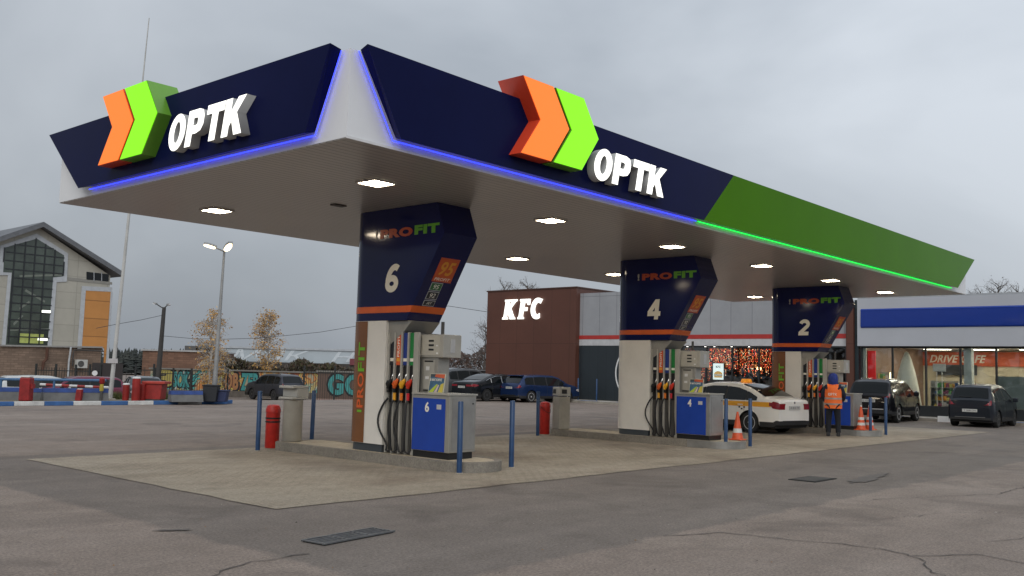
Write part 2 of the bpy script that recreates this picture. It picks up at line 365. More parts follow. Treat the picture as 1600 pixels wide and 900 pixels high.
def fascia(name, poly, O, Rv, Nv, d0, d1, m, parent=can): return MB().prism([(a, b-H) for a, b in poly], O, Rv, (0,0,1), Nv, d0, d1).build(name, m, parent)
# gable side: plane x = 0, y runs away from the near corner
LF = [(.15,5.68),(.60,4.60),(7.10,4.60),(8.47,5.74)]
LB = [(.18,5.66),(.66,4.66),(7.05,4.66),(8.38,5.72)]
mb = MB(); n = 4
mb.add([(-.20,a,b-H) for a,b in LF]+[(-.003,a,b-H) for a,b in LB], [(3,2,1,0),(4,5,6,7)]+[(i,(i+1)%4,4+(i+1)%4,4+i) for i in range(4)])
mb.build('navy_fascia', NAVY, can)
RF = [(.11,5.68),(.72,4.59),(8.35,4.58),(9.50,5.64)]
mb = MB(); RBk = [(.16,5.66),(.80,4.65),(8.35,4.64),(9.50,5.62)]
mb.add([(a,-.20,b-H) for a,b in RF]+[(a,-.003,b-H) for a,b in RBk], [(0,1,2,3),(7,6,5,4)]+[(i,4+i,4+(i+1)%4,(i+1)%4) for i in range(4)])
mb.build('navy_fascia', NAVY, can)
mb = MB(); RG = [(9.504,5.64),(8.354,4.58),(23.75,4.57),(25.55,5.64)]; RGb = [(9.504,5.62),(8.354,4.64),(23.7,4.63),(25.45,5.62)]
mb.add([(a,-.20,b-H) for a,b in RG]+[(a,-.003,b-H) for a,b in RGb], [(0,1,2,3),(7,6,5,4)]+[(i,4+i,4+(i+1)%4,(i+1)%4) for i in range(4)])
mb.build('green_fascia', GREENP, can)
def led(pts, m): return MB().tube(pts, .0085, 6).build('light_strip', m, can)
led([(-.045,.12,5.62-H),(-.045,.59,4.597-H),(-.045,7.02,4.597-H)], LEDB)
led([(.10,-.045,5.62-H),(.715,-.045,4.59-H),(8.33,-.045,4.577-H)], LEDB)
led([(8.40,-.045,4.577-H),(23.68,-.045,4.566-H)], LEDG)
MB().box(-.012, CL+.012, -.012, -.002, -.004, .03).build('edge_trim', mat('trim_white', (.7,.7,.7), .4), can)
# chevron signs, one on each visible side
def chevron(side):
    rv, nv = ((0,-1,0), (-1,0,0)) if side == 'gable' else ((1,0,0), (0,-1,0))
    O = (0, 5.90, 4.80) if side == 'gable' else (2.80, 0, 4.78)
    root = empty('chevron_sign', O, 'double chevron box sign, orange then green, on the '+('shorter gable fascia over the antenna side' if side == 'gable' else 'long fascia facing the forecourt'), 'sign', 'chevron signs on the canopy')
    for q, (x0, fm, sm) in enumerate(((0, ORG, ORS), (.755, GRN, GRS))):
        w_ = .705
        poly = [(x0,0),(x0+w_,0),(x0+w_+.42,.58),(x0+w_+.02,1.155),(x0+.02,1.155),(x0+.42,.58)]
        bx = MB().prism(poly, (0,0,0), rv, (0,0,1), nv, -.08, .42).build('orange_chevron' if q == 0 else 'green_chevron', sm, root, bevel=.004)
        MB().prism([(a+(.012 if a < x0+w_/2+.2*b else -.012), b*.985+.008) for a, b in poly], (0,0,0), rv, (0,0,1), nv, .424, .43).build('lit_face', fm, bx)
chevron('gable'); chevron('long')
def ellipse(cx, cy, rx, ry, n=28, sh=0): return [(cx+rx*math.cos(6.2832*k/n)+sh*(cy+ry*math.sin(6.2832*k/n)), cy+ry*math.sin(6.2832*k/n)) for k in range(n)]
def letters(side):
    rv, nv = ((0,-1,0), (-1,0,0)) if side == 'gable' else ((1,0,0), (0,-1,0))
    O = (0, 3.84, 4.76) if side == 'gable' else (4.63, 0, 4.74)
    root = empty('letter_sign', O, 'glowing white OPTK letters '+('on the shorter gable fascia' if side == 'gable' else 'on the long fascia facing the forecourt'), 'sign', 'letter signs on the canopy')
    hh = .52; sc = .96 if side == 'gable' else 1.0; sh = .22
    P = {'P': ([(0,0),(.17,0),(.17,.17),(.28,.17),(.40,.20),(.46,.28),(.46,.40),(.41,.49),(.30,.52),(0,.52)], [(.17,.29),(.26,.29),(.29,.31),(.29,.38),(.26,.40),(.17,.40)]),
         'T': ([(.15,0),(.32,0),(.32,.39),(.47,.39),(.47,.52),(0,.52),(0,.39),(.15,.39)], None),
         'K': ([(0,0),(.17,0),(.17,.13),(.22,.20),(.33,0),(.53,0),(.33,.31),(.52,.52),(.32,.52),(.17,.33),(.17,.52),(0,.52)], None),
         'O': (ellipse(.24,.26,.24,.27), ellipse(.24,.26,.085,.155))}
    for ch, x0 in (('O', .0), ('P', .53), ('T', 1.06), ('K', 1.55)):
        o_, h_ = P[ch]; f = lambda pts: [((x0+a+sh*b)*sc, b) for a, b in pts]
        cu = bpy.data.curves.new('letter', 'CURVE'); cu.dimensions = '2D'; cu.fill_mode = 'BOTH'; cu.extrude = .1
        for pts in [f(o_)]+([f(h_)] if h_ else []):
            sp = cu.splines.new('POLY'); sp.points.add(len(pts)-1); sp.use_cyclic_u = True
            for i, (a, b) in enumerate(pts): sp.points[i].co = (a, b, 0, 1)
        t = bpy.data.objects.new('letter', cu); COL.objects.link(t); dg = bpy.context.evaluated_depsgraph_get()
        me = bpy.data.meshes.new_from_object(t.evaluated_get(dg)); bpy.data.objects.remove(t)
        Rv, N = Vector(rv), Vector(nv)
        fronts = []
        for v in me.vertices: v.co = Rv*v.co.x+Vector((0,0,1))*v.co.y+N*(.345 if v.co.z > 0 else .20)
        me.materials.clear(); me.materials.append(LETS); me.materials.append(LIT)
        me.update()
        for p in me.polygons:
            if all(abs(me.vertices[i].co.dot(N)-.345) < 1e-3 for i in p.vertices): p.material_index = 1
        o = bpy.data.objects.new('letter', me); COL.objects.link(o); o.parent = root
letters('gable'); letters('long')
# recessed ceiling lights
LAMP = mat('lamp_panel', (.9,.9,.85), .4, var=0, emit=(1,.84,.62), es=46); LFR = mat('lamp_frame', (.5,.48,.45), .4, .3)
ords = ['first', 'second', 'third', 'fourth', 'fifth', 'sixth']
def downlight(x, y, label):
    r_ = empty('ceiling_light', (x,y,H), label, 'light', 'square ceiling lights under the canopy'); r_['kind'] = 'thing'
    f = MB()
    for a,b,c,d in ((-.23,.23,-.23,-.20),(-.23,.23,.20,.23),(-.23,-.20,-.20,.20),(.20,.23,-.20,.20)): f.box(a,b,c,d,-.030,-.001)
    f.box(-.26,-.232,-.02,.02,-.02,-.001); f.box(.232,.26,-.02,.02,-.02,-.001)
    f.build('frame', LFR, r_); MB().box(-.195,.195,-.195,.195,-.026,-.004).build('diffuser', LAMP, r_)
for j in range(6):
    downlight(2.06+4.24*j, 1.86, ords[j]+' square light from the near corner, row beside the long fascia')
for j in range(6):
    downlight(2.06+4.24*j, 6.40, ords[j]+' square light from the gable end, row away from the long fascia')
# dead luminaire bracket on the soffit
tag(MB().box(2.9,3.15,3.95,4.1,H-.02,H-.001).build('ceiling_plate', mat('plate', (.06,.055,.05), .6)), 'small dark plate on the soffit between the two rows of lights', 'plate')
# antenna mast standing behind the canopy
mp0 = onp(172, 625, 2, .12)
# ------------------------------------------------------------------ pump islands
PITCHX = 8.43
NUM = ['6', '4', '2']
SUBJ = ['nearest', 'middle', 'farthest']
STEEL = mat('stainless', (.42,.42,.41), .33, .75, var=.15, scale=4); GREY = mat('pump_grey', (.34,.33,.30), .4, .3, var=.08, scale=5)
GREYL = mat('pump_grey_light', (.43,.415,.37), .45, .15, var=.08, scale=5); DGREY = mat('pump_dark', (.09,.088,.085), .5, .2, var=.2, scale=6)
BLUEP = mat('panel_blue', (.011,.055,.36), .22, var=.1, scale=2, spec=.5); BLK = mat('black_plastic', (.012,.012,.013), .4, var=.2); RUB = mat('rubber', (.016,.016,.017), .6, var=.2)
CWHITE = mat('column_white', (.80,.775,.72), .3, var=.06, scale=1.5); BROWN = mat('column_brown', (.21,.085,.030), .25, var=.1, scale=2)
ORB = mat('band_orange', (.70,.12,.015), .3, var=.08); TORG = mat('text_orange', (.72,.115,.02), .5, var=0); TGRN = mat('text_green', (.16,.46,.02), .5, var=0)
DRED = mat('text_orange_dim', (.42,.06,.015), .3, var=0); DGR = mat('text_green_dim', (.10,.32,.02), .3, var=0)
TWH = mat('text_white', (.85,.82,.72), .5, var=0); BLBOL = mat('bollard_blue', (.016,.055,.145), .38, var=.25, scale=6); REDP = mat('red_paint', (.50,.022,.015), .4, var=.25, scale=4)
BEIGE = mat('bin_beige', (.33,.31,.265), .5, var=.12, scale=4); WHP = mat('white_paint', (.7,.7,.69), .5, var=.1)
COLS = [('black', (.012,.012,.012)), ('orange', (.75,.13,.02)), ('yellow', (.80,.40,.02)), ('red', (.62,.035,.015))]
def shift(root, base):
    seen = set()
    def go(o):
        for c in o.children:
            if c.type == 'MESH' and c.data.name not in seen: seen.add(c.data.name); c.data.transform(Matrix.Translation(-Vector(base)))
            go(c)
    go(root)
XN, YN, Z3 = (0,-1,0), (-1,0,0), (0,0,1)     # right vector and normal for faces looking towards -x
def outline(ye, off=0, n=14, y0=4.22):
    p = [(3.8-off, ye), (3.8-off, y0)]
    for k in range(1, n): t = math.pi*k/n; p.append((4.2-(.4+off)*math.cos(t), y0+(.4+off)*math.sin(t)))
    return p+[(4.6+off, y0), (4.6+off, ye)]
def yend(z): return 3.0-.88*(z-2.48)/1.47 if z < 3.95 else 2.12+.2*(z-3.95)/.54
def island(k):
    dx = PITCHX*k
    root = empty('pump_island', (4.15+dx, 4, 0), 'raised concrete island with rounded end carrying pump number %s' % NUM[k], 'island', 'pump islands')
    def per(ins):
        a, r0 = 3.55+ins, .6-ins; p = [(a, 6.5-ins-.15), (a, 1.8)]
        p += [(4.15-r0*math.cos(math.pi*i/12), 1.8-r0*math.sin(math.pi*i/12)) for i in range(1, 12)]
        p += [(4.75-ins, 1.8), (4.75-ins, 6.35-ins), (4.60-ins, 6.5-ins), (3.70+ins, 6.5-ins)]
        return p
    o_, i_ = per(0), per(.12)
    def dens(P):
        out_ = []
        for j in range(len(P)):
            a, b = Vector(P[j]), Vector(P[(j+1) % len(P)]); n = max(1, round((b-a).length/.9))
            out_ += [a.lerp(b, q/n) for q in range(n)]
        return out_
    pairs = []
    for j in range(len(o_)):
        a, b = Vector(o_[j]), Vector(o_[(j+1) % len(o_)]); c, d = Vector(i_[j]), Vector(i_[(j+1) % len(o_)]); n = max(1, round((b-a).length/.9))
        for q in range(n): pairs.append((a.lerp(b, q/n), a.lerp(b, (q+1)/n), c.lerp(d, (q+1)/n), c.lerp(d, q/n), n > 1))
    mb = MB()
    for a, b, c, d, gap in pairs:
        if gap: t = (b-a).normalized()*.004; a = a+t; b = b-t; c = c-t; d = d+t
        mb.add([(p.x, p.y, z) for z in (0, .17) for p in (a, b, c, d)], [(3,2,1,0),(4,5,6,7),(0,1,5,4),(1,2,6,5),(2,3,7,6),(3,0,4,7)])
    mb.build('kerb_stones', ISL, root)
    mb = MB(); mb.add([(x, y, z) for z in (.0, .164) for x, y in i_], [tuple(range(len(i_)))[::-1], tuple(len(i_)+q for q in range(len(i_)))]+[(q,(q+1)%len(i_),len(i_)+(q+1)%len(i_),len(i_)+q) for q in range(len(i_))])
    mb.build('infill', INF, root)
    if k:   # steel sheet wrapped round the nose
        arc = [(4.15-.606*math.cos(math.pi*i/16), 1.8-.606*math.sin(math.pi*i/16)) for i in range(0, 17)]; arc = [(3.544, 2.3)]+arc
        mb = MB(); n = len(arc); mb.add([(x,y,.01) for x,y in arc]+[(x,y,.176) for x,y in arc], [(i,i+1,n+i+1,n+i) for i in range(n-1)]); mb.build('steel_edge', STEEL, root)
    shift(root, (4.15, 4, 0))
def column(k):
    dx = PITCHX*k; base = (4.2, 4.0, .17)
    root = empty('canopy_column', (base[0]+dx, base[1], base[2]), 'canopy column with navy wedge head numbered %s above its pump' % NUM[k], 'column', 'canopy columns')
    def wall(y_e, z0, z1, off=0): 
        P = outline(y_e, off); n = len(P)
        return MB().add([(x,y,z0) for x,y in P]+[(x,y,z1) for x,y in P], [tuple(range(n))[::-1], tuple(n+i for i in range(n))]+[(i,(i+1)%n,n+(i+1)%n,n+i) for i in range(n)])
    wall(3.52, .30, 2.479).build('shaft', CWHITE, root, smooth=True)
    wall(3.56, .165, .30, -.03).build('plinth', mat('plinth', (.05,.06,.07), .5), root, smooth=True)
    MB().prism([(3.52,2.475),(2.92,2.475),(3.10,2.30),(3.52,2.02)], (3.86,0,0), (0,1,0), Z3, (1,0,0), 0, .68).build('haunch', GREY, root)
    if k != 1:
        P = [p for p in outline(4.02, .006) if p[0] < 4.45]; n = len(P)
        br = MB().add([(x,y,.305) for x,y in P]+[(x,y,2.474) for x,y in P], [(i,i+1,n+i+1,n+i) for i in range(n-1)]).build('brown_wrap', BROWN, root, smooth=True)
        # vertical lettering reads upwards
        x_ = 3.790; 
        for s_, z0, l, m_ in (('PRO', .92, .62, TORG), ('FIT', 1.57, .53, TGRN)):
            text('lettering', s_, (x_, 4.07, z0), Z3, (0,1,0), l, .17, .003, m_, br, bold=.02)
        text('lettering', 'I', (x_, 4.10, .84), Z3, (0,1,0), .04, .12, .003, TGRN, br, bold=.02)
    # wedge head
    zs = [2.48, 3.95, 4.488]; vs = []; N_ = len(outline(3))
    for z in zs: vs += [(x,y,z) for x,y in outline(yend(z))]
    fs = [tuple(range(N_))[::-1], tuple(2*N_+i for i in range(N_))]
    for l in range(2): fs += [(l*N_+i, l*N_+(i+1)%N_, (l+1)*N_+(i+1)%N_, (l+1)*N_+i) for i in range(N_)]
    hd = MB().add(vs, fs).build('head', NAVYG, root, smooth=True, ang=25)
    P0, P1 = outline(yend(2.62)-.003, .004), outline(yend(2.735)-.003, .004); n = len(P0)
    MB().add([(x,y,2.62) for x,y in P0]+[(x,y,2.735) for x,y in P1], [(i,(i+1)%n,n+(i+1)%n,n+i) for i in range(n)]).build('orange_band', ORB, hd, smooth=True, ang=25)
    text('lettering', 'PRO', (3.797, 3.30+.47, 3.955), XN, Z3, .86, .165, .004, DRED, hd, bold=.06)
    text('lettering', 'FIT', (3.797, 2.86, 3.965), XN, Z3, .62, .165, .004, DGR, hd, bold=.06)
    text('lettering', '!', (3.797, 3.90, 3.955), XN, Z3, .05, .165, .004, GREY, hd, bold=.03)
    digit(NUM[k], (3.797, 3.61, 2.985), XN, Z3, .40, .49, TWH, hd)
    # fuel grade plates on the sloping end face (faces -y, leans out)
    up = Vector((0, -.88, 1.47)).normalized(); nrm = Vector((1,0,0)).cross(up)
    def pt(x, z, off): return Vector((x, yend(z), z))+nrm*off
    def plate(x0, x1, z0, z1, face, rim):
        g_ = .012; pl = MB()
        pl.prism([(0,0),(x1-x0,0),(x1-x0,(z1-z0)*1.165),(0,(z1-z0)*1.165)], pt(x0,z0,0), (1,0,0), up, nrm, .001, .005)
        q = pl.build('grade_plate', rim, hd); hgt = (z1-z0)*1.165
        MB().prism([(g_,g_),(x1-x0-g_,g_),(x1-x0-g_,hgt-g_),(g_,hgt-g_)], pt(x0,z0,0), (1,0,0), up, nrm, .004, .008).build('plate_face', face, q)
        return q, hgt
    RIMR = mat('rim_red', (.5,.08,.05), .5, var=0); PO = mat('plate_orange', (.55,.085,.015), .4, var=0); PB = mat('plate_black', (.01,.012,.02), .4, var=0); PG = mat('plate_green', (.02,.12,.035), .4, var=0); RIMW = mat('rim_white', (.5,.5,.5), .5, var=0)
    X0 = 3.98
    q, h_ = plate(X0, X0+.46, 3.16, 3.56, PO, RIMR)
    text('plate_text', '95', pt(X0+.08, 3.27, .008), (1,0,0), up, .32, .27, .002, mat('text_amber', (.70,.30,.03), .5, var=0), q, bold=.02, shear=.2)
    text('plate_text', 'PROFIT', pt(X0+.04, 3.185, .008), (1,0,0), up, .37, .055, .002, TWH, q, shear=.2)
    for s_, z0, f_ in (('95', 3.01, PG), ('92', 2.86, PB), ('ДТ', 2.715 if False else 2.745, PB)):
        q, h_ = plate(X0+.03, X0+.30, z0, z0+(.135 if f_ != PB or s_ != 'ДТ' else .1), f_, RIMW)
        text('plate_text', s_, pt(X0+.10, z0+.03, .008), (1,0,0), up, .13, h_-.07, .002, TWH, q, shear=.15)
    shift(root, base); return root
def digit(ch, O, Rv, Uv, w_, h_, m, parent):
    O, Rv, Uv = Vector(O), Vector(Rv), Vector(Uv); N = Rv.cross(Uv); t = .28
    arc = lambda cx, cy, rx, ry, a0, a1, n=16: [(cx+rx*math.cos(R(a0+(a1-a0)*i/n)), cy+ry*math.sin(R(a0+(a1-a0)*i/n))) for i in range(n+1)]
    if ch == '6': paths = [arc(.46,.30,.29,.20,0,360,26), arc(.60,.34,.43,.56,62,176)]
    elif ch == '4': paths = [[(.64,.0),(.64,1.0)], [(.60,.93),(.10,.32)], [(.0,.29),(.92,.29)]]
    else: paths = [arc(.46,.68,.30,.21,165,-30)+[(.14,.12)], [(.04,.105),(.86,.105)]]
    mb = MB()
    for j, P in enumerate(paths):
        P = [Vector(p) for p in P]; vs = []; d0 = .004+.0007*j
        for i, p in enumerate(P):
            closed = (P[0]-P[-1]).length < 1e-4
            a = P[i-1] if i > 0 else (P[-2] if closed else P[0]); b = P[i+1] if i < len(P)-1 else (P[1] if closed else P[-1])
            d = Vector(((b-a).x*w_, (b-a).y*h_)).normalized(); n = Vector((-d.y, d.x))
            for s in (-.5, .5): q = Vector((p.x*w_, p.y*h_))+n*(s*t*w_*1.02); vs.append(O+Rv*(q.x+.10*q.y)+Uv*q.y+N*d0)
        mb.add(vs, [(2*i,2*i+1,2*i+3,2*i+2) for i in range(len(P)-1)])
    return mb.build('number', m, parent)
def pump(k):
    dx = PITCHX*k; base = (4.1, 2.7, .17)
    root = empty('fuel_dispenser', (base[0]+dx, base[1], base[2]), 'blue and grey fuel dispenser with four hoses on the island under column number %s' % NUM[k], 'fuel pump', 'fuel dispensers')
    MB().box(3.84, 4.40, 1.90, 2.76, .165, .28).build('plinth', BLK, root)
    cab = MB().box(3.80, 4.43, 1.86, 2.765, .275, 1.215).build('cabinet', STEEL if k else GREY, root, bevel=.012)
    MB().box(3.785, 4.445, 1.845, 2.775, 1.217, 1.245).build('counter', GREYL, cab)
    pn = MB().box(3.790, 3.802, 1.96, 2.745, .285, 1.155).build('blue_panel', BLUEP, root, bevel=.004)
    text('number', NUM[k], (3.789, 2.44, .925), XN, Z3, .10, .17, .003, TWH, pn, bold=.03)
    MB().box(4.428, 4.44, 1.96, 2.745, .285, 1.155).build('blue_panel', BLUEP, root)
    sd = MB().box(3.86, 4.39, 1.8545, 1.8595, .33, 1.17).build('side_panel', mat('side_grey', (.37,.365,.35), .35, .6, var=.15, scale=3), cab)
    MB().lathe([(.014,1.846),(.014,1.854)], (4.34,0,1.08), 10, 'y').build('lock', BLK, sd)
    MB().box(3.7885, 3.7895, 2.05, 2.16, .98, 1.06).build('sticker', mat('notice', (.5,.5,.5), .5), pn)
    # hose tower
    tw = MB().box(3.905, 4.40, 2.80, 3.50, .17, 2.262).build('hose_tower', DGREY, root)
    ys = [3.41, 3.245, 3.065, 2.895]
    f = MB()
    for y0, y1 in ((3.47,3.515),(3.31,3.35),(3.13,3.17),(2.96,3.0),(2.72,2.835)): f.box(3.845, 3.904, y0, y1, .17, 2.27)
    f.build('fin', GREYL, tw, bevel=.006)
    MB().box(3.886, 3.903, 2.836, 3.469, 1.05, 1.68).build('nozzle_bay', BLK, tw)
    SC = [(.012,.014,.02), (.75,.11,.02), (.015,.04,.24), (.01,.22,.045)]
    for y, c, i in zip(ys, SC, range(4)):
        st = MB().box(3.868, 3.903, y-.052, y+.052, 1.70, 2.262).build('grade_strip', mat('strip%d' % i, c, .4, var=.05), tw)
        MB().box(3.864, 3.8665, y-.045, y+.045, 1.765, 1.82).build('strip_label', TWH if i != 1 else mat('amber', (.8,.35,.03), .5), st)
        if i == 1: text('lettering', 'PROFIT', (3.866, y-.025 if False else y-.028, 1.84), Z3, (0,1,0), .38, .055, .002, TWH, st, bold=.02)
    for y, (nm, c), i in zip(ys, COLS, range(4)):
        cm = mat('nozzle_'+nm, c, .35, var=.1)
        nz_ = MB()
        nz_.tube([(3.84,y+.05,1.30),(3.83,y+.02,1.36),(3.84,y-.01,1.42),(3.85,y-.025,1.46)], [.030,.042,.035,.022], 8)
        nz_.tube([(3.83,y+.05,1.30),(3.80,y+.055,1.37),(3.82,y+.03,1.43)], .012, 6)
        o = nz_.build('nozzle', cm, root, smooth=True)
        MB().tube([(3.85,y-.025,1.455),(3.855,y-.045,1.51),(3.875,y-.055,1.56)], [.014,.012,.011], 6).build('spout', mat('spout', (.7,.7,.68), .25, .9), o)
        MB().tube([(3.84,y+.05,1.305),(3.84,y+.045,1.22)], .030, 8).build('grip', BLK, o, smooth=True)
        if i: MB().tube([(3.835,y+.03,1.215),(3.835,y+.03,1.09)], .030, 8).build('boot', mat('boot%d' % i, [(0,0,0),(.8,.38,.03),(.8,.2,.02),(.55,.02,.03)][i], .45), o, smooth=True)
        sway = [.20, .05, .09, -.05][i]; low = [.30,.24,.27,.23][i]
        pts = [(3.835,y+.03,1.12)]
        for q in range(1, 13):
            t = q/12; pts.append((3.80-.05*math.sin(math.pi*t), y+.03+sway*math.sin(math.pi*min(1, t*1.05))*(1-.25*t)+(-.05 if i == 0 else 0)*t, 1.12-(1.12-low)*t**.9))
        pts += [(3.79,y-.01,.215),(3.80,y-.05,.20),(3.83,y-.075,.25),(3.85,y-.07,.42),(3.865,y-.05,.75)]
        MB().tube(pts, .0175, 7).build('hose', RUB, root, smooth=True)
    # display mast
    dm = MB().box(3.985, 4.25, 2.36, 2.80, 1.245, 1.845).build('mast', GREY, root, bevel=.005)
    MB().box(3.975, 3.984, 2.44, 2.70, 1.30, 1.80).build('keypad_plate', GREYL, dm)
    for b_ in ((2.47,2.68,1.765,1.79),(2.5,2.7,1.27,1.29)): MB().box(3.968, 3.9745, *b_).build('slot', BLK, dm)
    for b_ in ((2.56,2.64,1.62,1.69),(2.57,2.65,1.47,1.52)): MB().box(3.968, 3.9745, *b_).build('sticker', WHP, dm)
    db = MB().box(3.955, 4.385, 2.215, 2.815, 1.845, 2.235).build('display_box', GREYL, root, bevel=.008)
    MB().box(3.945, 3.9545, 2.30, 2.745, 1.875, 2.205).build('display_face', mat('display_face', (.46,.44,.38), .4), db, bevel=.003)
    sc = MB()
    for z in (2.11, 2.035, 1.96): sc.box(3.938, 3.9445, 2.44, 2.56, z, z+.032)
    sc.build('display', BLK, db); [MB().box(3.938, 3.9445, *b_).build('sticker', WHP, db) for b_ in ((2.335,2.375,2.03,2.055),(2.33,2.37,1.90,1.93))]
    MB().box(4.12, 4.23, 2.2075, 2.2145, 1.93, 2.16).build('notice', mat('notice', (.5,.5,.5), .5), db)
    MB().tube([(4.36,2.66,2.236),(4.36,2.66,2.475)], .03, 8).build('conduit', DGREY, root)
    shift(root, base); return root
def poster(k):
    O = (3.86+PITCHX*k, 2.46, 1.247)
    root = empty('advert_stand', O, 'small framed colour advert propped on the counter of pump number %s' % NUM[k], 'advert', 'framed adverts on the pumps')
    Rv = Vector((0,-1,0)); Uv = Vector((.16,0,1)).normalized(); N = Rv.cross(Uv); w_, h_ = .37, .33
    P = lambda pts, d0, d1, nm, m, par: MB().prism(pts, (0,0,0), Rv, Uv, N, d0, d1).build(nm, m, par)
    fr = P([(0,0),(w_,0),(w_,h_),(0,h_)], -.012, .0, 'frame', mat('poster_frame', (.55,.53,.42), .5), root)
    P([(.015,.012),(w_-.015,.012),(w_-.015,h_-.012),(.015,h_-.012)], .0005, .002, 'sheet', mat('sheet_blue', (.05,.13,.22), .5, var=.4, scale=12), fr)
    P([(.015,.27),(.12,.27),(.14,h_-.012),(.015,h_-.012)], .003, .004, 'sheet', mat('sheet_dark', (.05,.07,.08), .5), fr)
    P([(.12,.27),(w_-.015,.25),(w_-.015,h_-.012),(.14,h_-.012)], .003, .004, 'sheet', mat('sheet_orange', (.6,.11,.04), .5), fr)
    P([(.015,.012),(.13,.012),(.22,.14),(.19,.15)], .003, .004, 'sheet', mat('sheet_lime', (.45,.55,.05), .5), fr)
    P([(.15,.012),(.21,.012),(.25,.13),(.23,.14)], .003, .004, 'sheet', mat('sheet_pale', (.65,.5,.5), .5), fr)
    P([(.24,.012),(w_-.015,.012),(w_-.015,.17),(.29,.15)], .003, .004, 'sheet', mat('sheet_yellow', (.6,.5,.08), .5), fr)
    text('lettering', 'В МАГАЗИНЕ', N*.004+Rv*.02+Uv*.2, Rv, Uv, .28, .045, .001, TWH, fr, bold=.02)
for k in range(3): island(k); column(k); pump(k); poster(k)

# ------------------------------------------------------------------ bollards
def bollard(name, x, y, z, h, r_, label, group, m=None, tilt=(0,0)):
    root = empty(name, (x,y,z), label, 'bollard', group, tilt=(tilt[0], tilt[1], 0))
    MB().lathe([(r_,0),(r_,h-.012),(r_*.8,h)], n=14).build('post', m or BLBOL, root, smooth=True)
    if z < .1: MB().lathe([(r_*1.5,.0),(r_*1.4,.012)], n=14).build('collar', CONC, root)
    return root
posn = {(0,0):(3.60,1.40),(0,1):(4.99,1.53),(0,2):(3.18,6.38),(0,3):(4.70,6.75),
        (1,0):(12.33,1.50),(1,1):(13.42,1.46),(1,2):(11.47,6.38),(2,0):(20.80,1.42),(2,1):(21.85,1.36)}
desc = ['by the rounded nose, near side', 'by the rounded nose, far side', 'by the bin end, near side', 'by the bin end, far side']
rb = random.Random(4)
for (k, j), (x, y) in posn.items():
    bollard('bollard', x, y, .008, 1.135, .044, 'blue bollard of pump number %s island %s' % (NUM[k], desc[j]), 'blue bollards round the pump islands', tilt=(rb.uniform(-.008,.008), rb.uniform(-.008,.008)))
# ------------------------------------------------------------------ bins by the islands
def towel_bin(x, y, label, style):
    root = empty('waste_bin', (x,y,.17), label, 'bin', 'beige bins on the pump islands', rz=R(-20 if style else 8))
    if style == 0:
        MB().lathe([(.175,0),(.19,.02),(.19,.80),(.175,.81)], n=24).build('body', BEIGE, root, smooth=True)
        t = MB(); t.box(-.21,.21,-.2,.2,.815,.86); t.box(-.21,.21,-.2,.2,1.03,1.08); t.box(-.10,.21,-.2,.2,.86,1.03); t.build('hood', mat('bin_hood', (.45,.44,.40), .5), root, bevel=.012)
    else:
        MB().box(-.17,.17,-.17,.17,0,.84).build('body', BEIGE, root, bevel=.02)
        hd = MB().box(-.175,.175,-.175,.175,.86,1.09).build('hood', mat('bin_hood', (.45,.44,.40), .5), root, bevel=.015)
        MB().box(-.185,-.17,.0,.13,.92,1.03).build('opening', BLK, hd); MB().box(-.10,.05,-.185,-.17,.92,1.03).build('opening', BLK, hd)
towel_bin(3.91, 6.33, 'beige round bin with open slab hood on the island of pump number 6', 0)
towel_bin(12.34, 6.32, 'beige square bin with dark mouth on the island of pump number 4', 1)
def red_bin(x, y, label, straps):
    root = empty('sand_bin', (x,y,.008), label, 'bin', 'red round bins beside the islands')
    MB().lathe([(.125,0),(.135,.02),(.14,.70),(.142,.72)], n=22).build('drum', REDP, root, smooth=True)
    MB().lathe([(.148,.70),(.146,.76),(.12,.83),(.08,.85)], n=22).build('lid', REDP, root, smooth=True)
    if straps:
        MB().lathe([(.147,.50),(.147,.53)], n=22).lathe([(.147,.57),(.147,.60)], n=22).build('strap', BLK, root)
    else:
        MB().tube([(-.155*math.cos(t), -.155*math.sin(t)-.0, .72-.16*math.sin((t)/3.14159*3.14159)) for t in [math.pi*i/14 for i in range(15)]], .007, 6).build('handle', BLK, root)
red_bin(3.80, 6.83, 'red drum bin with two black straps beside the island of pump number 6', True)
red_bin(12.25, 6.80, 'red drum bin with drooping black handle beside the island of pump number 4', False)
# ------------------------------------------------------------------ cones
CORG = mat('cone_orange', (.62,.085,.02), .45, var=.15, scale=9); CWH = mat('cone_white', (.6,.6,.58), .5, var=.2, scale=9)
def cone(x, y, z, label, grp=None, h=.62, rib=False):
    root = empty('traffic_cone', (x,y,z), label, 'cone', grp)
    MB().box(-.16,.16,-.16,.16,.0,.025).build('foot', CORG, root, bevel=.01)
    rr = lambda q: .115*(1-q/h)+.022
    MB().lathe([(rr(.025)+.01,.024),(rr(.06),.06),(rr(h),h)], n=20).build('cone_body', CORG, root, smooth=True)
    bands = [(.17,.27)] if not rib else [(.14,.22),(.30,.38),(h-.05,h-.005)]
    for a, b in bands: MB().lathe([(rr(a)+.003,a),(rr(b)+.003,b)], n=20).build('reflective_band', CWH, root, smooth=True)
cone(13.10, 1.62, .17, 'single orange cone with one white band on the island of pump 4', h=.66)
cone(22.30-1.45, 1.72, .17, 'left of two striped cones on the island of pump 2', 'striped cones on the far island', .74, True)
cone(21.25, 1.62, .17, 'right of two striped cones on the island of pump 2', 'striped cones on the far island', .74, True)

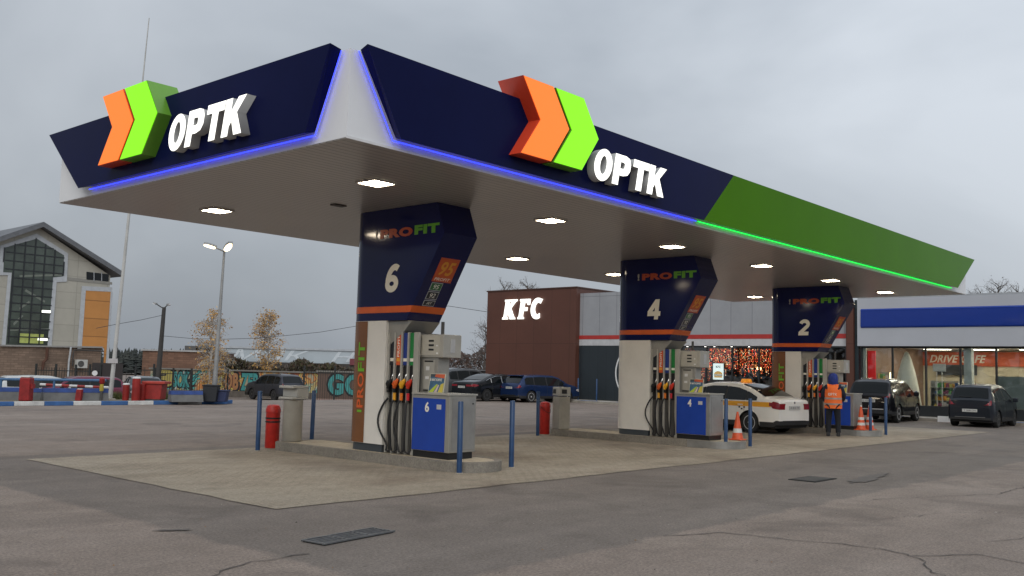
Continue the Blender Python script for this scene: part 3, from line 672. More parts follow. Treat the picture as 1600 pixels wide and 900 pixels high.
# ------------------------------------------------------------------ attendant
def skin(name, V_, E_, rad, m, parent=None, sub=2, root_i=0):
    me = bpy.data.meshes.new(name); me.from_pydata(V_, E_, []); o = bpy.data.objects.new(name, me); COL.objects.link(o)
    sk = o.modifiers.new('skin', 'SKIN'); 
    if not me.skin_vertices: me.skin_vertices.new(name='skin')
    for i, r_ in enumerate(rad):
        d = me.skin_vertices[0].data[i]; d.radius = (r_, r_) if not isinstance(r_, tuple) else r_; d.use_root = (i == root_i)
    sk.use_smooth_shade = True
    sb = o.modifiers.new('sub', 'SUBSURF'); sb.levels = sb.render_levels = sub
    dg = bpy.context.evaluated_depsgraph_get(); m2 = bpy.data.meshes.new_from_object(o.evaluated_get(dg)); bpy.data.objects.remove(o)
    m2.materials.clear(); m2.materials.append(m); m2.shade_smooth()
    q = bpy.data.objects.new(name, m2); COL.objects.link(q)
    if parent is not None: q.parent = parent
    return q
SKIN = mat('skin', (.45,.24,.16), .5, var=.1, scale=10); NCL = mat('navy_cloth', (.012,.016,.035), .85, var=.3, scale=12, bump=.3, bscale=30)
HOOD = mat('hood_blue', (.02,.04,.22), .85, var=.25, scale=10, bump=.3, bscale=25); VEST = mat('vest_orange', (.95,.17,.025), .6, var=.1, scale=8, bump=.3, bscale=14)
def attendant(x, y, z, heading):
    # faces local +x
    V_ = [(0,0,.96),(0,0,1.10),(.0,0,1.28),(.0,0,1.45),(.02,0,1.53),(.03,.0,1.60),(.035,0,1.68),(.03,0,1.75)]; rad = [.15,.13,.15,.10,.055,.085,.098,.07]
    E_ = [(i,i+1) for i in range(7)]
    def add(p, r_, par): V_.append(p); rad.append(r_); E_.append((par, len(V_)-1)); return len(V_)-1
    for s in (-1, 1):
        a = add((.0,s*.10,.88), .095, 0); a = add((.02,s*.12,.50), .062, a); a = add((-.01,s*.13,.09), .042, a); add((.14,s*.15,.05), .038, a)
        b = add((0,s*.19,1.42), .06, 3)
        if s < 0: b = add((.05,-.28,1.17), .045, b); b = add((.24,-.24,1.02), .034, b); b = add((.33,-.22,1.02), .03, b)
        else: b = add((.02,.25,1.15), .045, b); b = add((.16,.20,.97), .034, b); b = add((.25,.17,.98), .03, b)
        hx, hy, hz_ = V_[b]
        for q in range(4):
            f1 = add((hx+.045, hy-.027+.018*q, hz_-.01), .0095, b); add((hx+.085-.006*abs(q-1), hy-.03+.019*q, hz_-.035), .008, f1)
        t1 = add((hx+.01, hy+.04*(1 if s < 0 else -1), hz_+.01), .010, b); add((hx+.05, hy+.05*(1 if s < 0 else -1), hz_), .009, t1)
    V_.append((.135,0,1.665)); rad.append(.014); E_.append((6, len(V_)-1))     # nose
    body = skin('person', V_, E_, rad, SKIN)
    body.location = (x, y, z); body.rotation_euler = (0,0,heading)
    tag(body, 'attendant in blue hood and orange reflective vest standing with back turned beside pump number 2', 'person')
    FACE = mat('eye_dark', (.03,.02,.02), .3)
    for s in (-1, 1): MB().lathe([(.001,-.008),(.012,0),(.001,.008)], (.118,s*.034,1.69), 8, 'x').build('eye', FACE, body)
    MB().box(.112,.124,-.025,.025,1.615,1.625).build('mouth', mat('lip', (.35,.12,.1), .5), body)
    jv = [(0,0,.90),(0,0,1.08),(0,0,1.28),(0,0,1.43),(0,0,1.50)]; jr = [(.19,.15),(.17,.14),(.19,.15),(.15,.12),(.09,.09)]; je = [(i,i+1) for i in range(4)]
    for s in (-1, 1):
        n = len(jv)
        if s < 0: jv += [(0,-.21,1.42),(.04,-.30,1.17),(.22,-.26,1.03),(.28,-.24,1.03)]
        else: jv += [(0,.21,1.42),(.01,.28,1.15),(.13,.23,.99),(.19,.21,.985)]
        jr += [.085,.068,.052,.048]; je += [(3,n),(n,n+1),(n+1,n+2),(n+2,n+3)]
    skin('jacket', jv, je, jr, NCL, body)
    tv = [(0,0,.93)]; tr = [(.17,.14)]; te = []
    for s in (-1, 1):
        n = len(tv); tv += [(0,s*.10,.84),(.02,s*.125,.50),(-.005,s*.135,.16),(-.005,s*.135,.07)]; tr += [.115,.088,.078,.082]; te += [(0,n),(n,n+1),(n+1,n+2),(n+2,n+3)]
    skin('trousers', tv, te, tr, mat('trousers', (.008,.010,.016), .85, var=.3, scale=12), body)
    for s in (-1, 1):
        MB().prism([(-.09,.0),(.20,.0),(.21,.05),(.12,.09),(.05,.12),(-.08,.12)], (0,s*.14,0), (1,0,0), Z3, (0,1,0), -.05, .05).build('shoe', BLK, body, bevel=.02)
    # vest as a shell of rings
    mb = MB(); rings = [(.80,.245,.175),(.95,.25,.178),(1.12,.235,.17),(1.30,.245,.172),(1.42,.235,.155),(1.49,.17,.12),(1.515,.10,.09)]; n = 24
    vs = [(b*math.cos(6.2832*k/n), a*math.sin(6.2832*k/n), z_) for z_, a, b in rings for k in range(n)]
    mb.add(vs, [(i*n+k, i*n+(k+1)%n, (i+1)*n+(k+1)%n, (i+1)*n+k) for i in range(len(rings)-1) for k in range(n)])
    vt = mb.build('vest', VEST, body, smooth=True)
    def rg(z_):
        for (z0,a0,b0),(z1,a1,b1) in zip(rings, rings[1:]):
            if z0 <= z_ <= z1: t = (z_-z0)/(z1-z0); return a0+(a1-a0)*t+.005, b0+(b1-b0)*t+.005
    for z0 in (.90, 1.06):
        vs = []
        for z_ in (z0, z0+.05):
            a, b = rg(z_); vs += [(b*math.cos(6.2832*k/n), a*math.sin(6.2832*k/n), z_) for k in range(n)]
        MB().add(vs, [(k,(k+1)%n,n+(k+1)%n,n+k) for k in range(n)]).build('reflective_stripe', mat('reflective', (.42,.36,.32), .3, .3), vt, smooth=True)
    text('lettering', 'ОРТК', (-.182,.13,1.17), XN, Z3, .24, .075, .002, TWH, vt, bold=.02)
    hd = MB().lathe([(.10,1.47),(.135,1.52),(.14,1.60),(.14,1.69),(.115,1.77),(.06,1.815),(.005,1.825)], (-.015,0,0), 18).build('hood', HOOD, body, smooth=True)
    # front opening left by pulling front vertices back
    for v in hd.data.vertices:
        if v.co.x > .07: v.co.x = .07
attendant(19.62, 2.05, .008, R(20))
# ------------------------------------------------------------------ glass
def glass_mat(name, tint=(.9,.93,.92), refl=.12, rough=.02):
    m = bpy.data.materials.new(name); m.use_nodes = True; t = m.node_tree; t.nodes.clear()
    o = nn(t, 'ShaderNodeOutputMaterial'); a = nn(t, 'ShaderNodeBsdfTransparent'); a.inputs[0].default_value = tuple(tint)+(1,)
    g_ = nn(t, 'ShaderNodeBsdfGlossy'); g_.inputs['Roughness'].default_value = rough; g_.inputs[0].default_value = (.9,.92,.95,1)
    lw = nn(t, 'ShaderNodeFresnel'); lw.inputs[0].default_value = 1.5
    ad = nn(t, 'ShaderNodeMath', operation='ADD'); ad.inputs[1].default_value = refl; ad.use_clamp = True
    x = nn(t, 'ShaderNodeMixShader'); t.links.new(lw.outputs[0], ad.inputs[0]); t.links.new(ad.outputs[0], x.inputs[0]); t.links.new(a.outputs[0], x.inputs[1]); t.links.new(g_.outputs[0], x.inputs[2]); t.links.new(x.outputs[0], o.inputs[0])
    MATS[name] = m; return m
GLS = glass_mat('shop_glass', refl=.03)
CGL = mat('car_glass', (.006,.008,.009), .06, var=0, spec=.32); CHR = mat('chrome', (.6,.6,.6), .15, 1, var=0); TYRE = mat('tyre', (.018,.018,.018), .85, var=.2, scale=20)
RIM = mat('rim_silver', (.62,.62,.62), .35, .35, var=.05); RIMD = mat('rim_dark', (.12,.12,.125), .35, .7, var=.05); CPL = mat('car_plastic', (.018,.018,.019), .6, var=.15)
TAIL = mat('tail_light', (.22,.010,.018), .15, var=0, spec=.6); CLR = mat('clear_lens', (.55,.5,.5), .15, var=0); PLT = mat('number_plate', (.5,.5,.48), .5, var=.1, scale=20)
INT = mat('car_inside', (.02,.02,.02), .9, var=0)
def paint(name, c, r=.18, met=.2): return mat('paint_'+name, c, r, met, var=.06, scale=1.2, coat=.25, spec=.4)
def lerp_pts(P, x):
    if x <= P[0][0]: return P[0][1]
    for (a, b), (c, d) in zip(P, P[1:]):
        if x <= c: return b+(d-b)*(x-a)/max(1e-9, c-a)
    return P[-1][1]
def car(name, label, cat, group, loc, heading, sp):
    L_, Wd, top, belt = sp['L'], sp['W'], sp['top'], sp['belt']; wr, wb, ro = sp['r'], sp['wb'], sp['ro']
    xr, xf = ro, ro+wb; sill = sp.get('sill', .22); low = sp.get('low', .34); tum = sp.get('tum', .36); hw = Wd/2
    root = empty(name, loc, label, cat, group, rz=heading)
    xs_ = set([0, .03, .08, .15, .25, L_-.25, L_-.15, L_-.08, L_-.03, L_]+[p[0] for p in top]+[i*L_/30 for i in range(31)])
    Ra = wr+.065
    for xc in (xr, xf):
        for k in range(17): xs_.add(xc-Ra*math.cos(math.pi*k/16))
    X = sorted(x for x in xs_ if 0 <= x <= L_); X = [x for i, x in enumerate(X) if i == 0 or x-X[i-1] > .012]
    def zlo(x):
        z = sill+(.06 if x < .12 or x > L_-.12 else 0)
        for xc in (xr, xf):
            if abs(x-xc) < Ra: z = max(z, wr-.02+math.sqrt(Ra*Ra-(x-xc)**2))
        return z
    def hwid(x):
        e = min(x/.45, (L_-x)/.75, 1); return hw*(1-.17*(1-e)**2.2)
    def btop(x): return lerp_pts(top, x)
    def bel(x): return min(lerp_pts(belt, x), btop(x)-.045)
    def yside(x, z):
        b = bel(x); w_ = hwid(x)
        if z <= b:
            t = (z-.50)/.55; return w_*(1-.055*t*t)
        return w_*(1-.055*((b-.50)/.55)**2)-tum*(z-b)
    def section(x):
        b, T = bel(x), btop(x); zl = min(zlo(x), b-.03); P = []
        for k in range(6): z = zl+(b-zl)*k/5; P.append((yside(x, z), z))
        for k in (1, 2, 3): z = b+(T-.05-b)*k/3 if T-.05 > b else b+.001*k; P.append((yside(x, z), z))
        yt = yside(x, max(T-.05, b)); P += [(yt-.025, T-.018), (yt*.86, T+.004), (yt*.5, T+.02), (0, T+.026)]
        return P
    def ztop(x, y):
        yt = yside(x, max(btop(x)-.05, bel(x))); return btop(x)+.026-.022*min(1, abs(y)/max(.1, yt*.86))**2
    mb = MB(); n = 13
    for s in (1, -1):
        vs = []; 
        for x in X: vs += [(x-L_/2, s*y, z) for y, z in section(x)]
        fs = []; 
        for i in range(len(X)-1):
            for k in range(n-1): fs.append((i*n+k, (i+1)*n+k, (i+1)*n+k+1, i*n+k+1))
        zc = [sum(vs[j][2] for j in f)/4 for f in fs]
        o = len(mb.v); mb.v += vs; mb.f += [tuple(o+i for i in f) for f in fs]; mb.mi += [1 if z < low else 0 for z in zc]
        for i, e in ((0, 0), (len(X)-1, len(X)-1)):
            P = [vs[e*n+k] for k in range(n)]; c0 = (P[0][0], 0, P[0][2])
            for k in range(n-1):
                mb.add([P[k], P[k+1], (P[k][0], 0, P[k+1][2]), (P[k][0], 0, P[k][2])], [(0,1,2,3)] if P[k+1][0+1] != 0 else [(0,1,3)], 1 if P[k][2] < low else 0)
    body = mb.build('body', [sp['paint'], CPL], root, smooth=True, ang=32)
    MB().box(.12-L_/2, L_/2-.12, -hw+.13, hw-.13, sill-.03, .62).build('underbody', INT, root)
    # side glass
    for s in (1, -1):
        a, b_ = sp['glass'][0][0]+.04, sp['glass'][-1][1]-.12; lo, hi = [], []
        for i in range(25):
            x = a+(b_-a)*i/24; zl = bel(x)+.035; zh = max(zl+.01, btop(x)-sp.get('gtop', .10)-.012)
            lo.append((x-L_/2, s*(yside(x, zl)+.003), zl)); hi.append((x-L_/2, s*(yside(x, zh)+.003), zh))
        MB().add(lo+hi, [(i,i+1,26+i,25+i) for i in range(24)]).build('pillar_trim', CPL, root)
        for a, b_ in sp['glass']:
            N_ = 14; lo, hi = [], []
            for i in range(N_+1):
                x = a+(b_-a)*i/N_; zl = bel(x)+.03; zh = btop(x)-sp.get('gtop', .10)
                if x > L_/2+.2: zh = min(zh, btop(x)-.09)
                if zh < zl+.01: zh = zl+.01
                lo.append((x-L_/2, s*(yside(x, zl)+.006), zl)); hi.append((x-L_/2, s*(yside(x, zh)+.006), zh))
            m_ = MB().add(lo+hi, [(i,i+1,N_+2+i,N_+1+i) for i in range(N_)]); m_.build('side_window', CGL, root)
            if sp.get('chrome'): MB().tube([(p[0], p[1]+s*.004, p[2]) for p in hi+[lo[-1]]], .011, 5).build('window_trim', CHR, root)
        # door seams, handles, mirror
        for x in sp['seams']:
            z0 = max(sill+.06, zlo(x)+.02)
            pts = [(x-L_/2, s*(yside(x, z)+.001), z) for z in [z0+(bel(x)-z0)*k/6 for k in range(7)]]
            MB().tube(pts, .006, 4).build('door_gap', INT, body)
        for x in sp['handles']: z = bel(x)-.10; MB().box(x-.09-L_/2, x+.09-L_/2, s*(yside(x,z))-.012, s*(yside(x,z))+.028, z-.014, z+.014).build('door_handle', sp.get('hmat', sp['paint']), body, bevel=.006)
        xm = sp['mirror']; z = bel(xm)+.10; MB().box(xm-.08-L_/2, xm+.06-L_/2, s*(hw-.02), s*(hw+.17), z-.07, z+.09).build('mirror', sp.get('mmat', sp['paint']), root, bevel=.03)
    # windscreen and rear window
    def topglass(a, b_, nm, ins=.10):
        N_, M_ = 6, 8; vs = []
        dz = btop(b_)-btop(a); nl = math.hypot(b_-a, dz); nx, nz2 = -dz/nl*.008, abs(b_-a)/nl*.008
        for i in range(N_+1):
            x = a+(b_-a)*i/N_; yt = yside(x, max(btop(x)-.05, bel(x)))-ins
            for j in range(M_+1): y = -yt+2*yt*j/M_; vs.append((x-L_/2+nx, y, ztop(x, y)+nz2))
        MB().add(vs, [(i*(M_+1)+j, i*(M_+1)+j+1, (i+1)*(M_+1)+j+1, (i+1)*(M_+1)+j) for i in range(N_) for j in range(M_)]).build(nm, CGL, root, smooth=True)
    topglass(*sp['rearglass'], 'rear_window'); topglass(*sp['screen'], 'windscreen')
    # wheels
    rm = sp.get('rim', RIM)
    for xc in (xr, xf):
        for s in (1, -1):
            yc = s*(hw-.13); c = (xc-L_/2, 0, wr)
            wh = MB().lathe([(wr*.62,yc-s*.10),(wr*.93,yc-s*.10),(wr,yc-s*.07),(wr,yc+s*.07),(wr*.93,yc+s*.105),(wr*.64,yc+s*.10)], c, 26, 'y').build('wheel', TYRE, root, smooth=True)
            MB().lathe([(wr*.64,yc+s*.02),(wr*.62,yc+s*.03)], c, 20, 'y').build('brake_disc', RIMD, wh)
            sb = MB().lathe([(wr*.16,yc+s*.06),(wr*.14,yc+s*.105)], c, 12, 'y')
            for q in range(5):
                t = 6.2832*q/5+.3; d = Vector((math.cos(t), 0, math.sin(t))); p = Vector((-d.z, 0, d.x)); cc = Vector(c)+Vector((0, yc+s*.085, 0))
                for off in (-.35, .35):
                    sb.prism([(wr*.1,-wr*.055+off*wr*.12),(wr*.64,-wr*.055+off*wr*.30),(wr*.64,wr*.055+off*wr*.30),(wr*.1,wr*.055+off*wr*.12)], cc, d, p, (0,1,0), -.012, .012)
            k_ = 26; o_ = []; 
            for rr_, yy in ((wr*.66,.075),(wr*.66,.102),(wr*.60,.102),(wr*.60,.075)): o_ += [(c[0]+rr_*math.cos(6.2832*q/k_), yc+s*yy, c[2]+rr_*math.sin(6.2832*q/k_)) for q in range(k_)]
            sb.add(o_, [(a*k_+q, a*k_+(q+1)%k_, (a+1)*k_+(q+1)%k_, (a+1)*k_+q) for a in range(3) for q in range(k_)])
            sb.build('rim', rm, wh)
    # lamps: patches hugging side and end faces
    def patch(nm, m_, end, zc_, h_, wy, wx, s, tilt=0):
        e0 = 0 if end < 0 else L_; vs = []; K = 10
        for i in range(K+1):
            t = i/K
            if t < .5: x = e0-end*(.004+wx*(1-2*t)); 
            x = e0-end*(wx*(1-2*t)) if t < .5 else e0
            for j in (0, 1, 2):
                z = zc_+h_*(j/2-.5)*(1 if t > .12 else .5)+(tilt*(1-2*t) if t < .5 else 0)
                if t < .5: y = yside(min(max(x,.0),L_), z)+.008
                else: y = yside(e0, z)+.008-(t-.5)*2*wy
                xx = x+end*.008
                bz = btop(min(max(x,0),L_))
                vs.append((xx-L_/2, s*y, min(z, max(bz-.03, zc_-h_/2+.01))))
        return MB().add(vs, [(i*3+j, i*3+j+1, (i+1)*3+j+1, (i+1)*3+j) for i in range(K) for j in range(2)]).build(nm, m_, root, smooth=True)
    for s in (1, -1):
        t_ = sp['tail']; patch('tail_light', TAIL, -1, t_[0], t_[1], t_[2], t_[3], s, t_[4] if len(t_) > 4 else 0)
        h_ = sp.get('head', (.68,.14,.28,.35)); patch('headlight', CLR, 1, h_[0], h_[1], h_[2], h_[3], s)
    zp = sp['plate']; pl = MB().box(-L_/2-.022, -L_/2-.006, -.26, .26, zp-.056, zp+.056).build('number_plate', PLT, root)
    text('plate_text', sp.get('ptext', 'М 472 КХ'), (-L_/2-.0225, .21, zp-.03), XN, Z3, .42, .06, .001, INT, pl)
    MB().box(-L_/2-.018, -L_/2+.03, -hw*.62, hw*.62, low+.02, low+.05).build('bumper_trim', sp.get('btrim', CPL), root)
    if sp.get('stripe'):
        a, b_, z0, z1 = sp['stripe']
        for s in (1, -1):
            lo, hi = [], []
            for i in range(31):
                x = a+(b_-a)*i/30; q0, q1 = bel(x)+z0, bel(x)+z1; lo.append((x-L_/2, s*(yside(x,q0)+.005), q0)); hi.append((x-L_/2, s*(yside(x,q1)+.005), q1))
            MB().add(lo+hi, [(i,i+1,32+i,31+i) for i in range(30)]).build('yellow_stripe', mat('taxi_yellow', (.80,.36,.004), .35, var=.05), body)
            ck = MB()
            for q in range(3):
                x = xr+.35-.09*q-.0; z = bel(x)-.20-(q%2)*.05; ck.box(x-.03-L_/2, x+.03-L_/2, s*yside(x,z)-.002, s*yside(x,z)+.005, z, z+.045)
            ck.build('checker_mark', BLK, body)
    if sp.get('sign'):
        x, = sp['sign']; z = ztop(x, 0); q = MB().prism([(-.20,0),(.20,0),(.15,.11),(-.15,.11)], (x-L_/2,0,z), (0,1,0), Z3, (1,0,0), -.07, .07).build('taxi_sign', mat('taxi_orange', (.80,.30,.02), .4, var=.05, emit=(1,.35,.03), es=.35), root, bevel=.015)
    if sp.get('wiper'):
        x = sp['wiper']; MB().tube([(x-L_/2-.02,-.02,ztop(x,0)+.02),(x-L_/2,.40,ztop(x,.4)+.03)], .012, 5).build('rear_wiper', BLK, root)
    if sp.get('antenna'):
        x = sp['antenna']; MB().tube([(x-L_/2,0,ztop(x,0)),(x-.12-L_/2,0,ztop(x,0)+.16)], .006, 5).build('antenna', BLK, root)
    if sp.get('rails'):
        a, b_ = sp['rails']
        for s in (1, -1): MB().tube([(a-L_/2,s*.52,ztop(a,.5)),(a+.08-L_/2,s*.52,ztop(a,.5)+.05),(b_-.08-L_/2,s*.52,ztop(b_,.5)+.05),(b_-L_/2,s*.52,ztop(b_,.5))], .016, 6).build('roof_rail', sp.get('railm', CHR), root)
    if sp.get('spoiler'):
        x = sp['spoiler']; MB().box(x-.14-L_/2, x+.12-L_/2, -.56, .56, btop(x+.1)-.02, btop(x+.1)+.035).build('spoiler', sp['paint'], root, bevel=.012)
    if sp.get('emblem'): MB().lathe([(.035,-.006),(.035,.006)], (-L_/2-.012,0,sp['emblem']), 12, 'x').build('emblem', CHR, root)
    return root
def place(lx, ly, wx, wy, hd):   # origin so that local point (lx, ly) lies at world (wx, wy)
    c, s = math.cos(hd), math.sin(hd); return (wx-(lx*c-ly*s), wy-(lx*s+ly*c), 0)
SED = dict(L=4.48, W=1.71, r=.315, wb=2.60, ro=.98, top=[(0,.93),(.04,1.02),(.30,1.045),(.50,1.07),(1.0,1.30),(1.45,1.43),(1.9,1.47),(2.5,1.465),(2.95,1.39),(3.65,1.02),(4.1,.90),(4.38,.76),(4.48,.60)],
           belt=[(0,.94),(2.0,.93),(3.4,.90),(4.48,.78)], glass=[(.88,1.72),(1.80,2.66),(2.74,3.45)][0:0]+[(.72,1.10),(1.14,1.86),(1.93,2.72),(2.76,3.42)], seams=[1.16,1.90,3.28], handles=[1.30,2.08], mirror=3.25,
           rearglass=(.52,1.42), screen=(2.98,3.62), tail=(.83,.20,.26,.28,.05), plate=.78)
HATCH = dict(L=4.05, W=1.69, r=.31, wb=2.52, ro=.72, top=[(0,.72),(.03,.98),(.10,1.05),(.36,1.45),(.60,1.54),(1.6,1.60),(2.3,1.56),(2.6,1.48),(3.25,1.08),(3.75,.93),(3.98,.76),(4.05,.58)],
           belt=[(0,.98),(2,.96),(4.05,.85)], glass=[(.34,.84),(.92,1.72),(1.80,2.60),(2.64,3.10)], seams=[.90,1.76,3.0], handles=[1.06,1.94], mirror=2.95, gtop=.12,
           rearglass=(.11,.37), screen=(2.62,3.22), tail=(1.0,.34,.12,.10), plate=.62)
WAGON = dict(L=4.45, W=1.74, r=.31, wb=2.60, ro=.85, top=[(0,.70),(.04,.92),(.10,.98),(.42,1.33),(.60,1.42),(1.6,1.46),(2.5,1.44),(2.9,1.35),(3.5,1.02),(4.1,.90),(4.38,.75),(4.45,.58)],
           belt=[(0,.93),(4.45,.80)], glass=[(.44,1.02),(1.10,1.92),(2.0,2.80),(2.84,3.38)], seams=[1.06,1.96,3.2], handles=[1.22,2.12], mirror=3.18, rearglass=(.11,.43), screen=(2.93,3.48), tail=(.84,.16,.26,.16), plate=.76)
BSED = dict(L=4.85, W=1.86, r=.335, wb=2.95, ro=1.02, top=[(0,.90),(.04,1.0),(.35,1.06),(.75,1.10),(1.25,1.31),(1.75,1.43),(2.3,1.46),(2.8,1.44),(3.15,1.37),(3.85,1.02),(4.5,.88),(4.75,.74),(4.85,.60)],
           belt=[(0,.95),(2.5,.95),(4.85,.82)], glass=[(.98,1.35),(1.42,2.14),(2.22,3.0),(3.04,3.62)], seams=[1.40,2.18,3.50], handles=[1.56,2.36], mirror=3.45, rearglass=(.78,1.66), screen=(3.18,3.82), tail=(.84,.13,.42,.38), plate=.74, chrome=True)
SUV = dict(L=4.55, W=1.86, r=.36, wb=2.65, ro=.92, sill=.30, low=.46, top=[(0,.78),(.04,1.02),(.10,1.12),(.38,1.56),(.62,1.66),(1.6,1.71),(2.5,1.68),(2.85,1.60),(3.4,1.22),(4.15,1.10),(4.45,.92),(4.55,.68)],
           belt=[(0,1.08),(4.55,1.0)], glass=[(.42,1.0),(1.08,1.92),(2.0,2.78),(2.82,3.28)], seams=[1.04,1.96,3.1], handles=[1.2,2.1], mirror=3.08, rearglass=(.11,.40), screen=(2.88,3.38), tail=(1.15,.32,.10,.12), plate=.85, gtop=.12)
# taxi
h_ = R(79); sp = dict(SED, paint=paint('white', (.80,.785,.74), .2, 0), low=.36, stripe=(.22,3.45,-.145,-.005), sign=(1.75,), emblem=.93, ptext='А 815 ТУ')
car('taxi_car', 'white taxi with yellow side stripe and roof sign standing between pumps 4 and 2', 'car', None, place(-4.48/2+.98, 1.71/2, 18.50, 4.15, h_), h_, sp)
sp = dict(HATCH, paint=paint('slate', (.016,.020,.028), .3, .3), wiper=.12, antenna=.9, rim=RIMD, ptext='Т 308 ОН', btrim=mat('trim_grey', (.10,.10,.10), .5))
car('minivan', 'slate grey minivan parked facing the shop, seen from behind, right of the black off-roader', 'car', 'cars parked facing the shop', (30.75+2.02, 1.55, 0), R(1.5), dict(sp, ))
sp = dict(SUV, L=4.4, paint=paint('black', (.008,.008,.010), .12, .1), low=.50, rails=(.8,2.6), btrim=RIM, ptext='Е 150 РВ', tail=(1.18,.36,.10,.14))
car('off_roader', 'black off-roader parked facing the shop behind the attendant', 'car', 'cars parked facing the shop', place(-2.2+.92, -.93, 31.0, 4.15, R(4)), R(4), sp)
p = at(832, 50.2); sp = dict(WAGON, paint=paint('blue', (.012,.030,.095), .2, .3), spoiler=.46, ptext='К 626 МС')
car('wagon_car', 'blue estate car parked by the brown wall, partly behind the beige square bin', 'car', 'cars parked by the brown wall', place(-4.45/2+.85, -.87, p.x, p.y, R(-9)), R(-9), sp)
p = at(763, 50.2); sp = dict(BSED, paint=paint('black2', (.012,.014,.017), .12, .2), rim=RIMD, ptext='О 521 АВ')
car('sedan_car', 'black saloon with chrome window trim parked left of the blue estate car', 'car', 'cars parked by the brown wall', place(-4.85/2+1.02, -.93, p.x, p.y, R(-3)), R(-3), sp)
p = at(716, 52.5); sp = dict(SUV, paint=paint('grey', (.10,.105,.11), .22, .4), rails=(.8,2.6), ptext='В 093 ЕК')
car('crossover_car', 'grey crossover parked left of the black saloon, half hidden by the pump', 'car', 'cars parked by the brown wall', place(-2.27+.92, -.93, p.x, p.y, R(-4)), R(-4), sp)
p = at(430, 62); sp = dict(SUV, L=4.7, paint=paint('graphite', (.045,.048,.060), .3, .4), rails=(.8,2.9), rim=RIMD, ptext='Н 740 СТ', railm=CPL, btrim=paint('graphite', (.045,.048,.060)))
car('off_roader', 'dark grey off-roader by the painted wall behind the round beige bin', 'car', None, (p.x, p.y, p.z), R(87), sp)
BARR = 'cars parked behind the striped boom'
p = at(68, 46); sp = dict(WAGON, paint=paint('pearl', (.55,.56,.56), .2, 0), rim=RIMD)
car('wagon_car', 'white estate car behind the blue rail at the left edge', 'car', BARR, (p.x, p.y, p.z), R(-5), sp)
p = at(125, 47); sp = dict(WAGON, paint=paint('burgundy', (.16,.03,.06), .22, .3))
car('hatchback', 'burgundy car behind the striped boom, right of the white estate car', 'car', BARR, (p.x, p.y, p.z), R(176), sp)
p = at(226, 52); sp = dict(BSED, paint=paint('dark', (.05,.06,.07), .2, .3))
car('sedan_car', 'dark saloon standing inside the black gate behind the red container', 'car', None, (p.x, p.y, p.z), R(250), sp)

# ------------------------------------------------------------------ wall panel materials
def panel_mat(name, c, pw, ph, seam=.45, rough=.5, axis='Y', mort=.012, var=.05, off=0, wear=.12):
    m = bpy.data.materials.new(name); m.use_nodes = True; t = m.node_tree; b = t.nodes['Principled BSDF']
    co = nn(t, 'ShaderNodeTexCoord'); s = nn(t, 'ShaderNodeSeparateXYZ'); cb = nn(t, 'ShaderNodeCombineXYZ')
    t.links.new(co.outputs['Object'], s.inputs[0]); t.links.new(s.outputs[axis], cb.inputs['X']); t.links.new(s.outputs['Z'], cb.inputs['Y'])
    br = nn(t, 'ShaderNodeTexBrick'); br.offset = off; br.inputs['Scale'].default_value = 1; br.inputs['Brick Width'].default_value = pw; br.inputs['Row Height'].default_value = ph; br.inputs['Mortar Size'].default_value = mort; br.inputs['Mortar Smooth'].default_value = .1
    br.inputs['Color1'].default_value = tuple(x*(1-var) for x in c)+(1,); br.inputs['Color2'].default_value = tuple(x*(1+var) for x in c)+(1,); br.inputs['Mortar'].default_value = tuple(x*seam for x in c)+(1,)
    t.links.new(cb.outputs[0], br.inputs['Vector'])
    n = nn(t, 'ShaderNodeTexNoise'); n.inputs['Scale'].default_value = .7; n.inputs['Detail'].default_value = 7; n.inputs['Roughness'].default_value = .7; t.links.new(co.outputs['Object'], n.inputs['Vector'])
    r = nn(t, 'ShaderNodeValToRGB'); r.color_ramp.elements[0].position = .3; r.color_ramp.elements[1].position = .7; r.color_ramp.elements[0].color = (1-wear,)*3+(1,); r.color_ramp.elements[1].color = (1+wear*.5,)*3+(1,); t.links.new(n.outputs['Fac'], r.inputs[0])
    x = nn(t, 'ShaderNodeMixRGB', blend_type='MULTIPLY'); x.inputs[0].default_value = 1; t.links.new(br.outputs['Color'], x.inputs[1]); t.links.new(r.outputs[0], x.inputs[2]); t.links.new(x.outputs[0], b.inputs['Base Color'])
    b.inputs['Roughness'].default_value = rough; MATS[name] = m; return m
XF = 36.0
def fy(u): return onp(u, 550, 0, XF).y
def fz(u, v): return onp(u, v, 0, XF).z
kf = empty('restaurant_building', (XF, 19, 0), 'single storey restaurant with brown corner block, grey panels and garland lit windows', 'building')
BRN = panel_mat('brown_cladding', (.105,.040,.026), 1.35, 3.30, .55, .5); GRP = panel_mat('grey_cladding', (.33,.34,.36), 1.18, 3.0, .45, .45, off=0)
DKP = panel_mat('charcoal_cladding', (.022,.030,.036), .6, 4, .6, .45); WSTR = mat('white_strip', (.5,.5,.51), .5); RSTR = mat('red_strip', (.42,.035,.03), .45)
yb0, yb1 = fy(905), fy(765.5); zb = fz(766, 457); zg = fz(965, 456)
def B(mb, nm, m, par, base=None, **k):
    o = mb.build(nm, m, par, **k); o.data.transform(Matrix.Translation(-Vector(base if base else par.location))); return o
B(MB().box(XF-.35, XF+12, yb0, yb1, 0, zb), 'brown_block', BRN, kf)
B(MB().box(XF-.40, XF+12.05, yb0-.05, yb1+.05, zb, zb+.07), 'coping', mat('coping_brown', (.07,.03,.02), .5), kf)
ys0 = 7.75   # where the shop begins
B(MB().box(XF, XF+.3, ys0+.5, yb0-.002, 3.78, zg), 'grey_wall', GRP, kf)
B(MB().box(XF-.03, XF+.3, ys0+.5, yb0-.002, 3.56, 3.776), 'red_stripe', RSTR, kf)
B(MB().box(XF-.015, XF+.3, ys0+.5, yb0-.002, 3.20, 3.556), 'white_strip', WSTR, kf)
